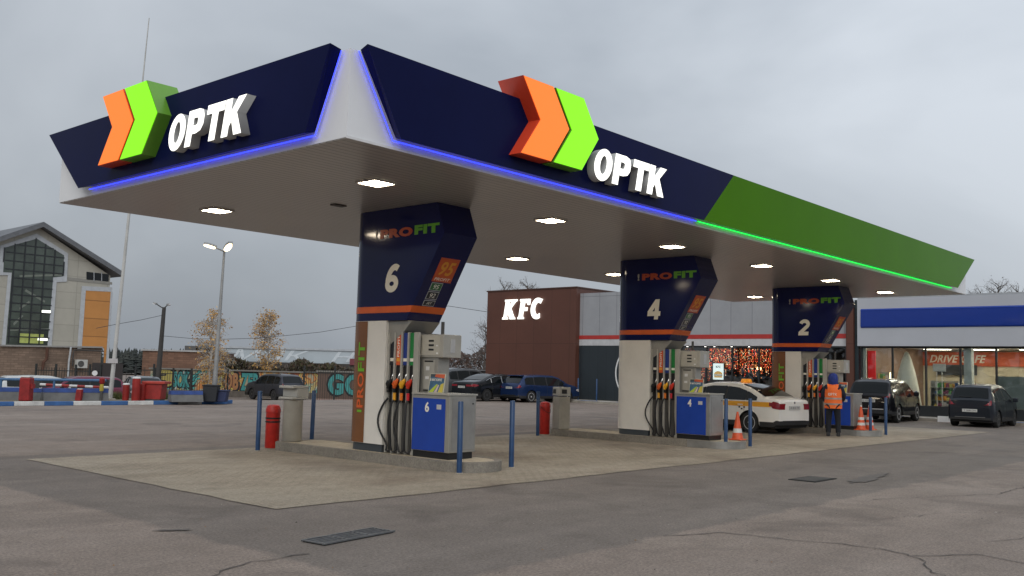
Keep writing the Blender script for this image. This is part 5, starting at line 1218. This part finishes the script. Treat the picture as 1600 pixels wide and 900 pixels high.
for s_, x0, w_ in (('МЛК', 3, 8), ('НЕ', 13.2, 4.5), ('ГОРЯЧО', 23, 12)):
    text('spray_lettering', s_, (x0, -.02, hh-1.12), (1,0,0), Z3, w_, 1.05, .01, sp_, q, bold=.01, shear=.3)
MB().box(15.2, 20.5, -.6, -.05, hh-1.4, hh-.75).build('red_board', mat('board_red', (.16,.04,.05), .7, var=.3), q)
MB().box(0, ln, -.4, -.03, 0, hh-1.3).build('shaded_lower_wall', mat('hangar_low_shade', (.055,.05,.045), .8, var=.5, scale=.8), q)  # dark colour stands for the shadow gap under the pale strip
# painted wall: swirls of colour
def graffiti_mat():
    m = bpy.data.materials.new('graffiti'); m.use_nodes = True; t = m.node_tree; b = t.nodes['Principled BSDF']; Lk = t.links.new
    co = nn(t, 'ShaderNodeTexCoord'); n = nn(t, 'ShaderNodeTexNoise'); n.inputs['Scale'].default_value = .75; n.inputs['Detail'].default_value = .8; n.inputs['Distortion'].default_value = 1.6; Lk(co.outputs['Object'], n.inputs['Vector'])
    n2 = nn(t, 'ShaderNodeTexNoise'); n2.inputs['Scale'].default_value = .23; n2.inputs['Detail'].default_value = 1; Lk(co.outputs['Object'], n2.inputs['Vector'])
    def ramp(cols):
        r = nn(t, 'ShaderNodeValToRGB'); r.color_ramp.interpolation = 'CONSTANT'; e = r.color_ramp.elements
        while len(e) < len(cols): e.new(.5)
        for i, (p, c) in enumerate(cols): e[i].position = p; e[i].color = tuple(c)+(1,)
        Lk(n.outputs['Fac'], r.inputs[0]); return r.outputs[0]
    K_ = (.012,.015,.018)
    A = ramp([(0,(.30,.28,.20)),(.36,K_),(.385,(.05,.33,.30)),(.46,(.12,.45,.40)),(.485,K_),(.51,(.03,.22,.22)),(.56,(.40,.42,.38)),(.60,K_),(.62,(.45,.38,.16))])
    C = ramp([(0,(.38,.33,.22)),(.36,(.50,.20,.06)),(.43,K_),(.455,(.55,.30,.09)),(.52,(.45,.40,.28)),(.55,K_),(.57,(.60,.50,.10)),(.64,(.30,.10,.05))])
    r2 = nn(t, 'ShaderNodeValToRGB'); r2.color_ramp.elements[0].position = .48; r2.color_ramp.elements[1].position = .52; Lk(n2.outputs['Fac'], r2.inputs[0])
    x = nn(t, 'ShaderNodeMixRGB'); Lk(r2.outputs[0], x.inputs[0]); Lk(A, x.inputs[1]); Lk(C, x.inputs[2]); Lk(x.outputs[0], b.inputs['Base Color']); b.inputs['Roughness'].default_value = .75
    return m
GRAF = graffiti_mat()
q, ln, hh = block('painted_wall', 236, 500, 580, 66, .3, GRAF, 'long concrete wall covered in teal, orange and yellow spray painting', 'wall', mat('wall_cap', (.20,.19,.17), .8), .1)
MB().box(0, ln, -.15, -.002, 0, .75).build('wall_base', mat('wall_base', (.14,.12,.10), .85, var=.3), q)
# bold spray letter shapes on the wall
TEAL = mat('spray_teal', (.05,.27,.26), .7, var=.15); BK = mat('spray_black', (.012,.014,.016), .7, var=0); YEL = mat('spray_yellow', (.36,.30,.08), .7); ORP = mat('spray_orange', (.36,.17,.07), .7)
def spray(q, s_, x0, z0, w_, h_, m, yy=-.01):
    text('spray_outline', s_, (x0-.12, yy, z0-.12), (1,0,0), Z3, w_+.24, h_+.24, .004, BK, q, bold=.09); text('spray_shape', s_, (x0, yy-.008, z0), (1,0,0), Z3, w_, h_, .004, m, q, bold=.05)  # black sprayed outline behind each coloured letter
u2x = lambda u: (at(u, 66)-at(236, 66)).length
spray(q, 'SOK', u2x(272), .9, u2x(298)-u2x(272), 1.1, TEAL); spray(q, '3', u2x(247), .9, 1.2, 1.2, YEL); spray(q, 'OB', u2x(352), .8, u2x(374)-u2x(352), 1.2, ORP); spray(q, 'ZEP', u2x(378), .8, u2x(404)-u2x(378), 1.2, TEAL)
q2, ln2, hh2 = block('painted_wall', 497, 640, 583, 61, .3, mat('wall_dull', (.12,.078,.06), .8), 'painted wall with big teal bubble letters behind the black fence, beside the column', 'wall', mat('wall_cap', (.20,.19,.17), .8), .1)
spray(q2, 'GOSEB', .7, .75, 4.6, 1.35, TEAL); MB().box(0, ln2, -.1, -.002, 0, .5).build('wall_base', mat('wall_base2', (.33,.22,.18), .85, var=.3), q2)
# embankment hedge between hangar and wall
def scatter(nm, box_, n, sz, cols, seed, label, kind='stuff', cat='bushes'):
    r2 = random.Random(seed); mb = MB(); (x0,x1,y0,y1,z0,z1) = box_
    cl = [(r2.uniform(x0,x1), r2.uniform(y0,y1), r2.uniform(.35,1)) for _ in range(max(6, int((x1-x0+y1-y0)*.6)))]
    for i in range(n):
        cx, cy_, ch = cl[r2.randrange(len(cl))]; a, e = r2.uniform(0, 6.28), r2.random()
        p = Vector((cx+r2.gauss(0, .7), cy_+r2.gauss(0, .5), z0+(z1-z0)*ch*e**.8)); d = Vector((r2.gauss(0,1), r2.gauss(0,1), r2.gauss(0,1))).normalized()*sz; f = Vector((r2.gauss(0,1), r2.gauss(0,1), r2.gauss(0,1))).normalized()*sz
        mb.add([p-d, p+f*.6, p+d, p-f*.6], [(0,1,2,3)], r2.randrange(len(cols)))
    o = mb.build(nm, cols); tag(o, label, cat, kind=kind); return o
BR1 = [mat('bush_brown', (.085,.055,.035), .9), mat('bush_olive', (.07,.065,.03), .9), mat('bush_grey', (.10,.085,.07), .9)]
pa, pb = at(318, 80), at(500, 80)
def band(nm, u0, u1, D, h, n, sz, cols, seed, label, zoff=0, cat='bushes'):
    r2 = random.Random(seed); mb = MB(); vs = 0
    for i in range(n):
        u = r2.uniform(u0, u1); p = at(u, D+r2.uniform(-2, 2)); top = h*(.86+.14*math.sin(u*.09+seed)*math.sin(u*.031))*r2.uniform(.05, 1)
        p.z += zoff+top; d = Vector((r2.gauss(0,1), r2.gauss(0,1), r2.gauss(0,1.4))).normalized()*sz*r2.uniform(.5,1.4); f = Vector((r2.gauss(0,1), r2.gauss(0,1), r2.gauss(0,1))).normalized()*sz
        mb.add([p-d, p+f*.5, p+d, p-f*.5], [(0,1,2,3)], r2.randrange(len(cols)))
    o = mb.build(nm, cols); tag(o, label, cat, kind='stuff')
band('hedge', 312, 560, 80, 2.9, 13000, .22, BR1, 3, 'dry brown bushes on the bank between the hangar and the painted wall')
TW = [mat('twig_red', (.11,.065,.05), .9), mat('twig_grey', (.13,.11,.10), .9)]
band('shrubs', 690, 770, 95, 5.0, 5200, .16, TW, 5, 'bare reddish shrubs seen between the pump and the brown wall')
PN = [mat('pine_dark', (.028,.034,.032), .9), mat('pine_mid', (.042,.048,.043), .9)]  # conifer greens lightened, distance haze put into the colour
def forest(nm, u0, u1, D, h, n, label, seed, steps=9):
    r2 = random.Random(seed); mb = MB()
    for i in range(n):
        u = r2.uniform(u0, u1); p = at(u, D+r2.uniform(-8, 8)); hh_ = h*r2.uniform(.7, 1.12); rr_ = hh_*.22; nb = 5
        for l in range(steps):
            z0 = hh_*(.12+.88*l/steps); z1 = z0+hh_*.16; r0 = rr_*(1-l/steps)*r2.uniform(.75,1.25)+.15; k = 7
            ring = [(p.x+r0*r2.uniform(.6,1.25)*math.cos(6.28*q/k), p.y+r0*r2.uniform(.6,1.25)*math.sin(6.28*q/k), p.z+z0+r2.uniform(-.2,.2)*r0) for q in range(k)]
            mb.add(ring+[(p.x+r2.uniform(-.1,.1), p.y, p.z+z1)], [(q,(q+1)%k,k) for q in range(k)], r2.randrange(2))
    o = mb.build(nm, PN); tag(o, label, 'forest', kind='stuff')
forest('forest', 168, 330, 170, 4.1, 330, 'dark conifer wood on the horizon behind the low brick building', 1)
forest('forest', -260, 170, 190, 5, 160, 'dark conifer wood on the horizon behind the gabled building', 2, 5)
# ------------------------------------------------------------------ trees
BARK = mat('birch_bark', (.42,.39,.35), .8, var=.35, scale=6); BARKD = mat('bark_dark', (.09,.075,.065), .9, var=.3)
LV = [mat('leaf_amber', (.50,.27,.065), .7, var=.15), mat('leaf_tan', (.56,.36,.13), .7, var=.15), mat('leaf_rust', (.34,.17,.06), .7, var=.15)]
def tree(name, u, D, vtop, spread, nleaf, label, bark, seed, cat='tree', group=None, zb_=None, lsize=.09, dens=1.0, base=None, leafz=.3, upright=.8, lv=None, drop=0):
    r2 = random.Random(seed); p = at(u, D); 
    if base is not None: p.z = base
    Ht = hz(u, vtop, D)-p.z; root = empty(name, tuple(p), label, cat, group)
    tr = MB(); tips = []
    tp = [(0,0,0)]
    for i in range(1, 8): tp.append((r2.gauss(0,.012)*Ht*.4, r2.gauss(0,.012)*Ht*.4, Ht*.96*i/7))
    tr.tube(tp, [max(.012, Ht*.016*(1-i/7.6)) for i in range(8)], 7)
    tr.build('trunk', bark, root, smooth=True)
    br = MB(); nb = int(46*dens)
    for i in range(nb):
        f = leafz*.7+(1-leafz*.7)*(i+.5)/nb; k = f*7; j = min(6, int(k)); q0 = Vector(tp[j]).lerp(Vector(tp[j+1]), k-j)
        a = r2.uniform(0, 6.28); ln = Ht*spread*(math.sin(math.pi*min(1,(f-leafz*.5)/(1.04-leafz*.5)))**.7)*r2.uniform(.55, 1.1)+.15
        d = Vector((math.cos(a), math.sin(a), upright*r2.uniform(.7, 1.6))).normalized(); pts = [q0]
        for s in range(5):
            d = (d+Vector((r2.gauss(0,.14), r2.gauss(0,.14), r2.gauss(0,.12)-drop*.12*s))).normalized(); pts.append(pts[-1]+d*ln/5)
        br.tube(pts, [max(.006, Ht*.0045*(1-s/6)) for s in range(6)], 4, cap=False); tips += pts[2:]
        for s in range(2, 6):
            for _ in range(4):
                e = (d*.6+Vector((r2.gauss(0,.7), r2.gauss(0,.7), r2.gauss(0,.6)-drop*.5))).normalized(); tw = [pts[s], pts[s]+e*ln*.17, pts[s]+e*ln*.30+Vector((r2.gauss(0,.03),)*3)-Vector((0,0,drop*ln*.1))]
                br.tube(tw, [.009,.006,.004], 3, cap=False); tips += tw[1:]
    cr_ = br.build('branches', bark, root)
    if nleaf:
        lm = MB(); 
        for i in range(nleaf):
            t = tips[r2.randrange(len(tips))]
            q = t+Vector((r2.gauss(0,.10), r2.gauss(0,.10), r2.gauss(0,.12)-drop*.1)); s = lsize*r2.uniform(.5,1.3)
            d = Vector((r2.gauss(0,1), r2.gauss(0,1), r2.gauss(0,1))).normalized()*s; f = Vector((r2.gauss(0,1), r2.gauss(0,1), r2.gauss(0,1))).normalized()*s
            lm.add([q-d, q+f*.6, q+d, q-f*.6], [(0,1,2,3)], r2.choices([0,1,2],[4,4,2])[0])
        lm.build('crown', lv or LV, root)
    return root
tree('birch_tree', 329, 60, 481, .19, 1700, 'taller narrow birch with sparse amber leaves behind the lit lamp post', BARK, 3, dens=1.7, group='autumn birches', lsize=.075, drop=.5, leafz=.22)
tree('birch_tree', 341, 62, 540, .30, 900, 'small drooping birch right beside the lit lamp post', BARK, 13, group='autumn birches', lsize=.07, drop=1.2, leafz=.2)
tree('birch_tree', 418, 68, 486, .20, 1900, 'birch with a rounded amber crown above the dark grey off-roader', BARK, 9, dens=1.7, group='autumn birches', lsize=.085, drop=.35, leafz=.42)
BLV = [mat('twig_haze', (.14,.12,.11), .9)]*3
tree('bare_tree', 312, 78, 538, .28, 0, 'bare shrubby tree left of the tall birch', BARKD, 21, group='bare trees', leafz=.2)
for i, (u, D, vt, lb) in enumerate([(785,72,440,'bare treetop showing above the left end of the brown wall'),(822,74,438,'bare treetop with a few leaves above the middle of the brown wall'),(757,80,505,'leafless tree at the left edge of the brown wall'),
                                    (1562,84,436,'tallest bare treetop above the shop roof'),(1535,88,448,'low bare treetop above the shop roof, nearer the canopy tip'),(1592,86,446,'bare treetop above the shop roof at the right edge')]):
    tree('bare_tree', u, D, vt, .24, 420 if i in (1, 3) else 160, lb, BARKD, 30+i, group='bare trees', lsize=.06, leafz=.3, lv=TW+TW[:1])
# ------------------------------------------------------------------ black iron fences
def fence(name, u0, u1, D, vt, label, nb_step=.14, posts=4, D1=None, grp=None, pale=None):
    p0, p1 = at(u0, D), at(u1, D1 or D); dv = p1-p0; ln = math.hypot(dv.x, dv.y); h = hz(u0, vt, D)-p0.z; q = empty(name, tuple(p0), label, 'fence', grp, rz=math.atan2(dv.y, dv.x)); zz = p1.z-p0.z
    IR = mat('iron_black', (.014,.017,.017), .6, var=.1)
    rl = MB()
    for z in (.18, h*.86): rl.prism([(0,0),(ln,zz),(ln,zz+.05),(0,.05)], (0,0,z), (1,0,0), Z3, (0,1,0), -.02, .02)
    rl.build('rail', IR, q); bar = MB(); n = int(ln/nb_step)
    for i in range(n+1): x = ln*i/n; z = zz*i/n; bar.box(x-.011, x+.011, -.011, .011, .08+z, h*.97+z)
    o = bar.build('infill_bars', IR, q); o['kind'] = 'stuff'
    for i in range(posts+1): x = ln*i/posts; z = zz*i/posts; MB().box(x-.05, x+.05, -.05, .05, z, h+.15+z).build('post', IR, q)
    return q
fence('iron_fence', 243, 357, 62, 578, 'black iron fence before the painted wall, right of the red container', .16, 4)
fence('iron_fence', 476, 620, 57, 575, 'tall black iron fence left of the nearest column with teal letters behind', .14, 3)
fence('iron_fence', 57, 150, 56, 572, 'black iron fence in front of the brick ground floor', .15, 3)
q = fence('iron_gate', 184, 241, 60, 571, 'open framed black gate between the white mast and the red container', .5, 2); q['category'] = 'gate'
q = fence('iron_gate', 141, 158, 55, 573, 'dark sheet metal gate with a round white notice beside the brick wall', .3, 1); q['category'] = 'gate'
pz = at(149, 54.8); o = MB().lathe([(.15,-.01),(.15,.01)], (0,0,0), 20, 'y').build('round_notice', WHP, None); o.location = (pz.x, pz.y, hz(149, 583, 54.8)); o.rotation_euler = (0,0,R(-35)); tag(o, 'round white notice on the dark gate', 'notice')
o = MB().box(-.9,.9,-.02,.02,0,2.0).build('gate_sheet', mat('gate_sheet', (.03,.025,.025), .7), q); o.location = (1.0, .04, .15)
q, ln, hh = block('dark_fence', 690, 772, 579, 72, .1, mat('dark_boards', (.035,.032,.032), .8, var=.3), 'dark board fence behind the cars by the brown wall', 'fence', None, .06)
fence('iron_fence', 690, 790, 60, 590, 'low dark railing behind the black saloon', .18, 3)
# second striped kerb by the fence
p0, p1 = at(492, 56), at(640, 56); kerb((p0.x, p0.y), (p1.x, p1.y), 6, 1, .16, .15, p0.z-.02)

# ------------------------------------------------------------------ things on the striped verge
RDK = mat('red_cabinet', (.27,.014,.014), .5, var=.35, scale=5); REDC = mat('red_container', (.30,.020,.016), .5, var=.3, scale=3)
def V3(u, v, z=.12): return onp(u, v, 2, z)
def facing(nm, u, v, label, cat, grp=None, z=.12, lean=0):
    p = V3(u, v, z); return empty(nm, tuple(p), label, cat, grp, rz=math.atan2(RT.y, RT.x)), (p-EYE).dot(FWD)/FPX
q, s = facing('barrier_post', 40, 626.5, 'thick red barrier post with white cap at the left end of the striped kerb', 'post', z=.12)
MB().box(-.19,.19,-.17,.17,0,.84).build('post', RDK, q, bevel=.04); MB().box(-.16,.16,-.15,.15,.842,.90).build('cap', WHP, q, bevel=.02); MB().box(.192,.26,-.1,.1,.45,.62).build('bracket', RDK, q)
def redtub(u, v, h, r_, label, grp, hooked=False):
    q, s = facing('red_tub', u, v, label, 'tub', grp); MB().lathe([(r_*.94,0),(r_,.03),(r_,h-.06)], n=18).build('drum', REDC, q, smooth=True)
    MB().lathe([(r_*1.05,h-.06),(r_*1.05,h-.02),(r_*.8,h),(.01,h+.01)], n=18).build('lid', WHP if not hooked else REDC, q, smooth=True)
redtub(196, 625.5, .66, .125, 'short red drum with pale lid, leftmost of the three', 'red drums on the verge'); redtub(211.5, 626.5, .92, .15, 'tallest red drum with pale lid, middle of the three', 'red drums on the verge'); redtub(221.5, 626, .66, .12, 'red drum with red lid touching the red container', 'red drums on the verge', True)
q, s = facing('fire_box', 243, 626, 'large red sand container with overhanging lid on the verge', 'container')
MB().prism([(-.35,.06),(.28,.06),(.34,.66),(-.38,.66)], (0,0,0), (1,0,0), Z3, (0,1,0), -.3, .3).build('tank', REDC, q, bevel=.015)
MB().box(-.45,.46,-.36,.36,.662,.76).build('lid', mat('red_lid', (.40,.045,.03), .5, var=.2), q, bevel=.015); MB().box(-.33,.26,-.28,.28,0,.058).build('skid', DGREY, q)
def planter(u0, u1, v, label, h=.45):
    a, b = V3(u0, v), V3(u1, v); d = b-a; q = empty('concrete_block', tuple(a), label, 'block', 'blue topped concrete blocks', rz=math.atan2(d.y, d.x)); ln = math.hypot(d.x, d.y)
    MB().prism([(0,0),(.5,0),(.40,h*.66),(.10,h*.66)], (0,0,0), (0,1,0), Z3, (1,0,0), 0, ln).build('block', mat('block_grey', (.14,.14,.138), .85, var=.2), q)
    MB().prism([(.09,0),(.41,0),(.37,h*.34),(.13,h*.34)], (0,0,h*.66+.001), (0,1,0), Z3, (1,0,0), 0, ln).build('painted_top', mat('block_blue', (.028,.065,.23), .7, var=.3), q)
planter(-40, 32, 625, 'blue topped grey concrete block at the left edge, left of the barrier post'); planter(48, 66, 625, 'short blue topped block right of the barrier post', .42)
planter(68, 121, 626, 'long blue topped concrete block before the burgundy car'); planter(127, 170, 626, 'blue topped concrete block left of the white mast'); planter(268, 318, 628, 'blue topped concrete block between the red container and the lamp post', .42)
q, s = facing('red_post', 123, 626, 'short red post between two blue topped blocks', 'post'); MB().prism([(-.12,0),(.09,0),(.12,.42),(-.08,.42)], (0,0,0), (1,0,0), Z3, (0,1,0), -.08, .08).build('post', RDK, q, bevel=.01); MB().box(-.06,.10,-.06,.06,.422,.45).build('cap', WHP, q)
q, s = facing('hydrant_post', 157.5, 626, 'thin hydrant post with red head and yellow body left of the white mast', 'hydrant')
MB().lathe([(.05,0),(.05,.36)], n=10).build('stem', DGREY, q); MB().lathe([(.07,.36),(.08,.45),(.07,.62)], n=10).build('body', mat('hydrant_yellow', (.42,.33,.04), .6), q, smooth=True); MB().lathe([(.05,.62),(.10,.68),(.10,.82),(.04,.88)], n=12).build('head', RDK, q, smooth=True)
for u, w_, h, m, lb in ((329.5, .30, .62, mat('bin_black', (.014,.017,.022), .6), 'black bin left of the lamp post foot'), (343, .34, .42, mat('bin_navy', (.018,.028,.085), .6), 'low navy bin right of the lamp post foot')):
    q, s = facing('refuse_bin', u, 627.5, lb, 'bin'); MB().prism([(-w_*.8,0),(w_*.8,0),(w_,h),(-w_,h)], (0,0,0), (1,0,0), Z3, (0,1,0), -.2, .2).build('body', m, q, bevel=.02); MB().box(-w_-.02,w_+.02,-.23,.23,h+.001,h+.05).build('lid', m, q, bevel=.015)
# blue rail and striped boom
def rail(pts, r_, nm, m, label, cat, z=None):
    P = [W(*p) for p in pts]; q = empty(nm, tuple(P[0]), label, cat); MB().tube([p-P[0] for p in P], r_, 8).build('rail', m, q)
    for p in P[1:-1]: MB().tube([(p-P[0])-Vector((0,0,.02)), Vector((p.x-P[0].x, p.y-P[0].y, gz(p.y)-P[0].z))], r_*.9, 8).build('post', m, q)
rail([(-60,592,38),(2,592.5,38),(85,593.5,38),(166,594.5,38)], .055, 'guard_rail', mat('rail_blue', (.05,.13,.26), .5, var=.2), 'long blue tubular rail in front of the parked cars at the left', 'rail')
a, b = W(60, 600.5, 38.6), W(170, 605.5, 38.6); q = empty('barrier_boom', tuple(a), 'red and white striped barrier boom between the barrier post and the mast', 'barrier')
mb = MB()
for i in range(9): mb.tube([(b-a)*(i/9), (b-a)*((i+1)/9)], .05, 8, i % 2)
mb.build('boom', [WHP, REDC], q); MB().box(-.15,.0,-.1,.1,-.65,.2).build('counterweight', DGREY, q)
gr = MB(); rg2 = random.Random(5)
for (u, n_) in ((187, 200), (258, 120), (270, 60)):
    p = V3(u, 624)
    for i in range(n_):
        x, y = p.x+rg2.gauss(0,.16), p.y+abs(rg2.gauss(0,.3)); hgt = rg2.uniform(.12,.38); a_ = rg2.uniform(0,6.28)
        gr.add([(x-.02*math.cos(a_),y-.02*math.sin(a_),.12),(x+.02*math.cos(a_),y+.02*math.sin(a_),.12),(x+rg2.gauss(0,.08),y+rg2.gauss(0,.08),.12+hgt)], [(0,1,2)])
tag(gr.build('grass', mat('grass', (.10,.11,.035), .9, var=.3, scale=20)), 'tufts of yellowish grass growing on the verge by the red drums', 'grass', kind='stuff')
# unseen tree belt added behind the camera to darken reflections in panels and windows
def belt(nm, P0, P1, h, n, label, seed):
    r2 = random.Random(seed); mb = MB()
    for i in range(n):
        t = r2.random(); x = P0[0]+(P1[0]-P0[0])*t+r2.gauss(0,3); y = P0[1]+(P1[1]-P0[1])*t+r2.gauss(0,3); hh_ = h*(.7+.3*math.sin(t*37)*math.sin(t*11+1)); z = r2.uniform(0, hh_); s = r2.uniform(.8, 1.7)
        d = Vector((r2.gauss(0,1), r2.gauss(0,1), r2.gauss(0,1))).normalized()*s; f = Vector((r2.gauss(0,1), r2.gauss(0,1), r2.gauss(0,1))).normalized()*s
        p = Vector((x, y, z)); mb.add([p-d, p+f*.7, p+d, p-f*.7], [(0,1,2,3)], r2.randrange(2))
    tag(mb.build(nm, PN), label, 'trees', kind='stuff')
belt('unseen_tree_belt', (-62,-70), (-52,60), 14, 2600, 'unseen dark tree belt added for reflections, beyond the gable end of the canopy', 1)
belt('unseen_tree_belt', (-60,-62), (70,-52), 14, 2800, 'unseen dark tree belt added for reflections, facing the long fascia', 2)

# loose grit and small debris on the asphalt
rg3 = random.Random(12); mb = MB()
for i in range(420):
    d_ = 3.5+12*rg3.random()**1.3; a_ = R(YAW)+rg3.uniform(-.56,.56); x, y = EYE.x+d_*math.cos(a_), EYE.y+d_*math.sin(a_)
    if x > -.9 and y > -.1: continue
    s = rg3.uniform(.003,.009)*(2.0 if rg3.random() < .05 else 1); k = 5; an = rg3.uniform(0, 6.28); z0 = .002
    ring = [(x+s*rg3.uniform(.7,1.4)*math.cos(an+6.28*q/k), y+s*rg3.uniform(.7,1.4)*math.sin(an+6.28*q/k), z0) for q in range(k)]
    mb.add(ring+[(x, y, z0+s*.8)], [(q,(q+1)%k,k) for q in range(k)], rg3.choices([0,1,2],[5,3,2])[0])
tag(mb.build('gravel', [mat('grit_dark', (.07,.06,.055), .9), mat('grit_pale', (.34,.31,.28), .9), mat('leaf_litter', (.28,.15,.06), .9)]), 'loose grit and leaf litter scattered on the asphalt', 'grit', kind='stuff')
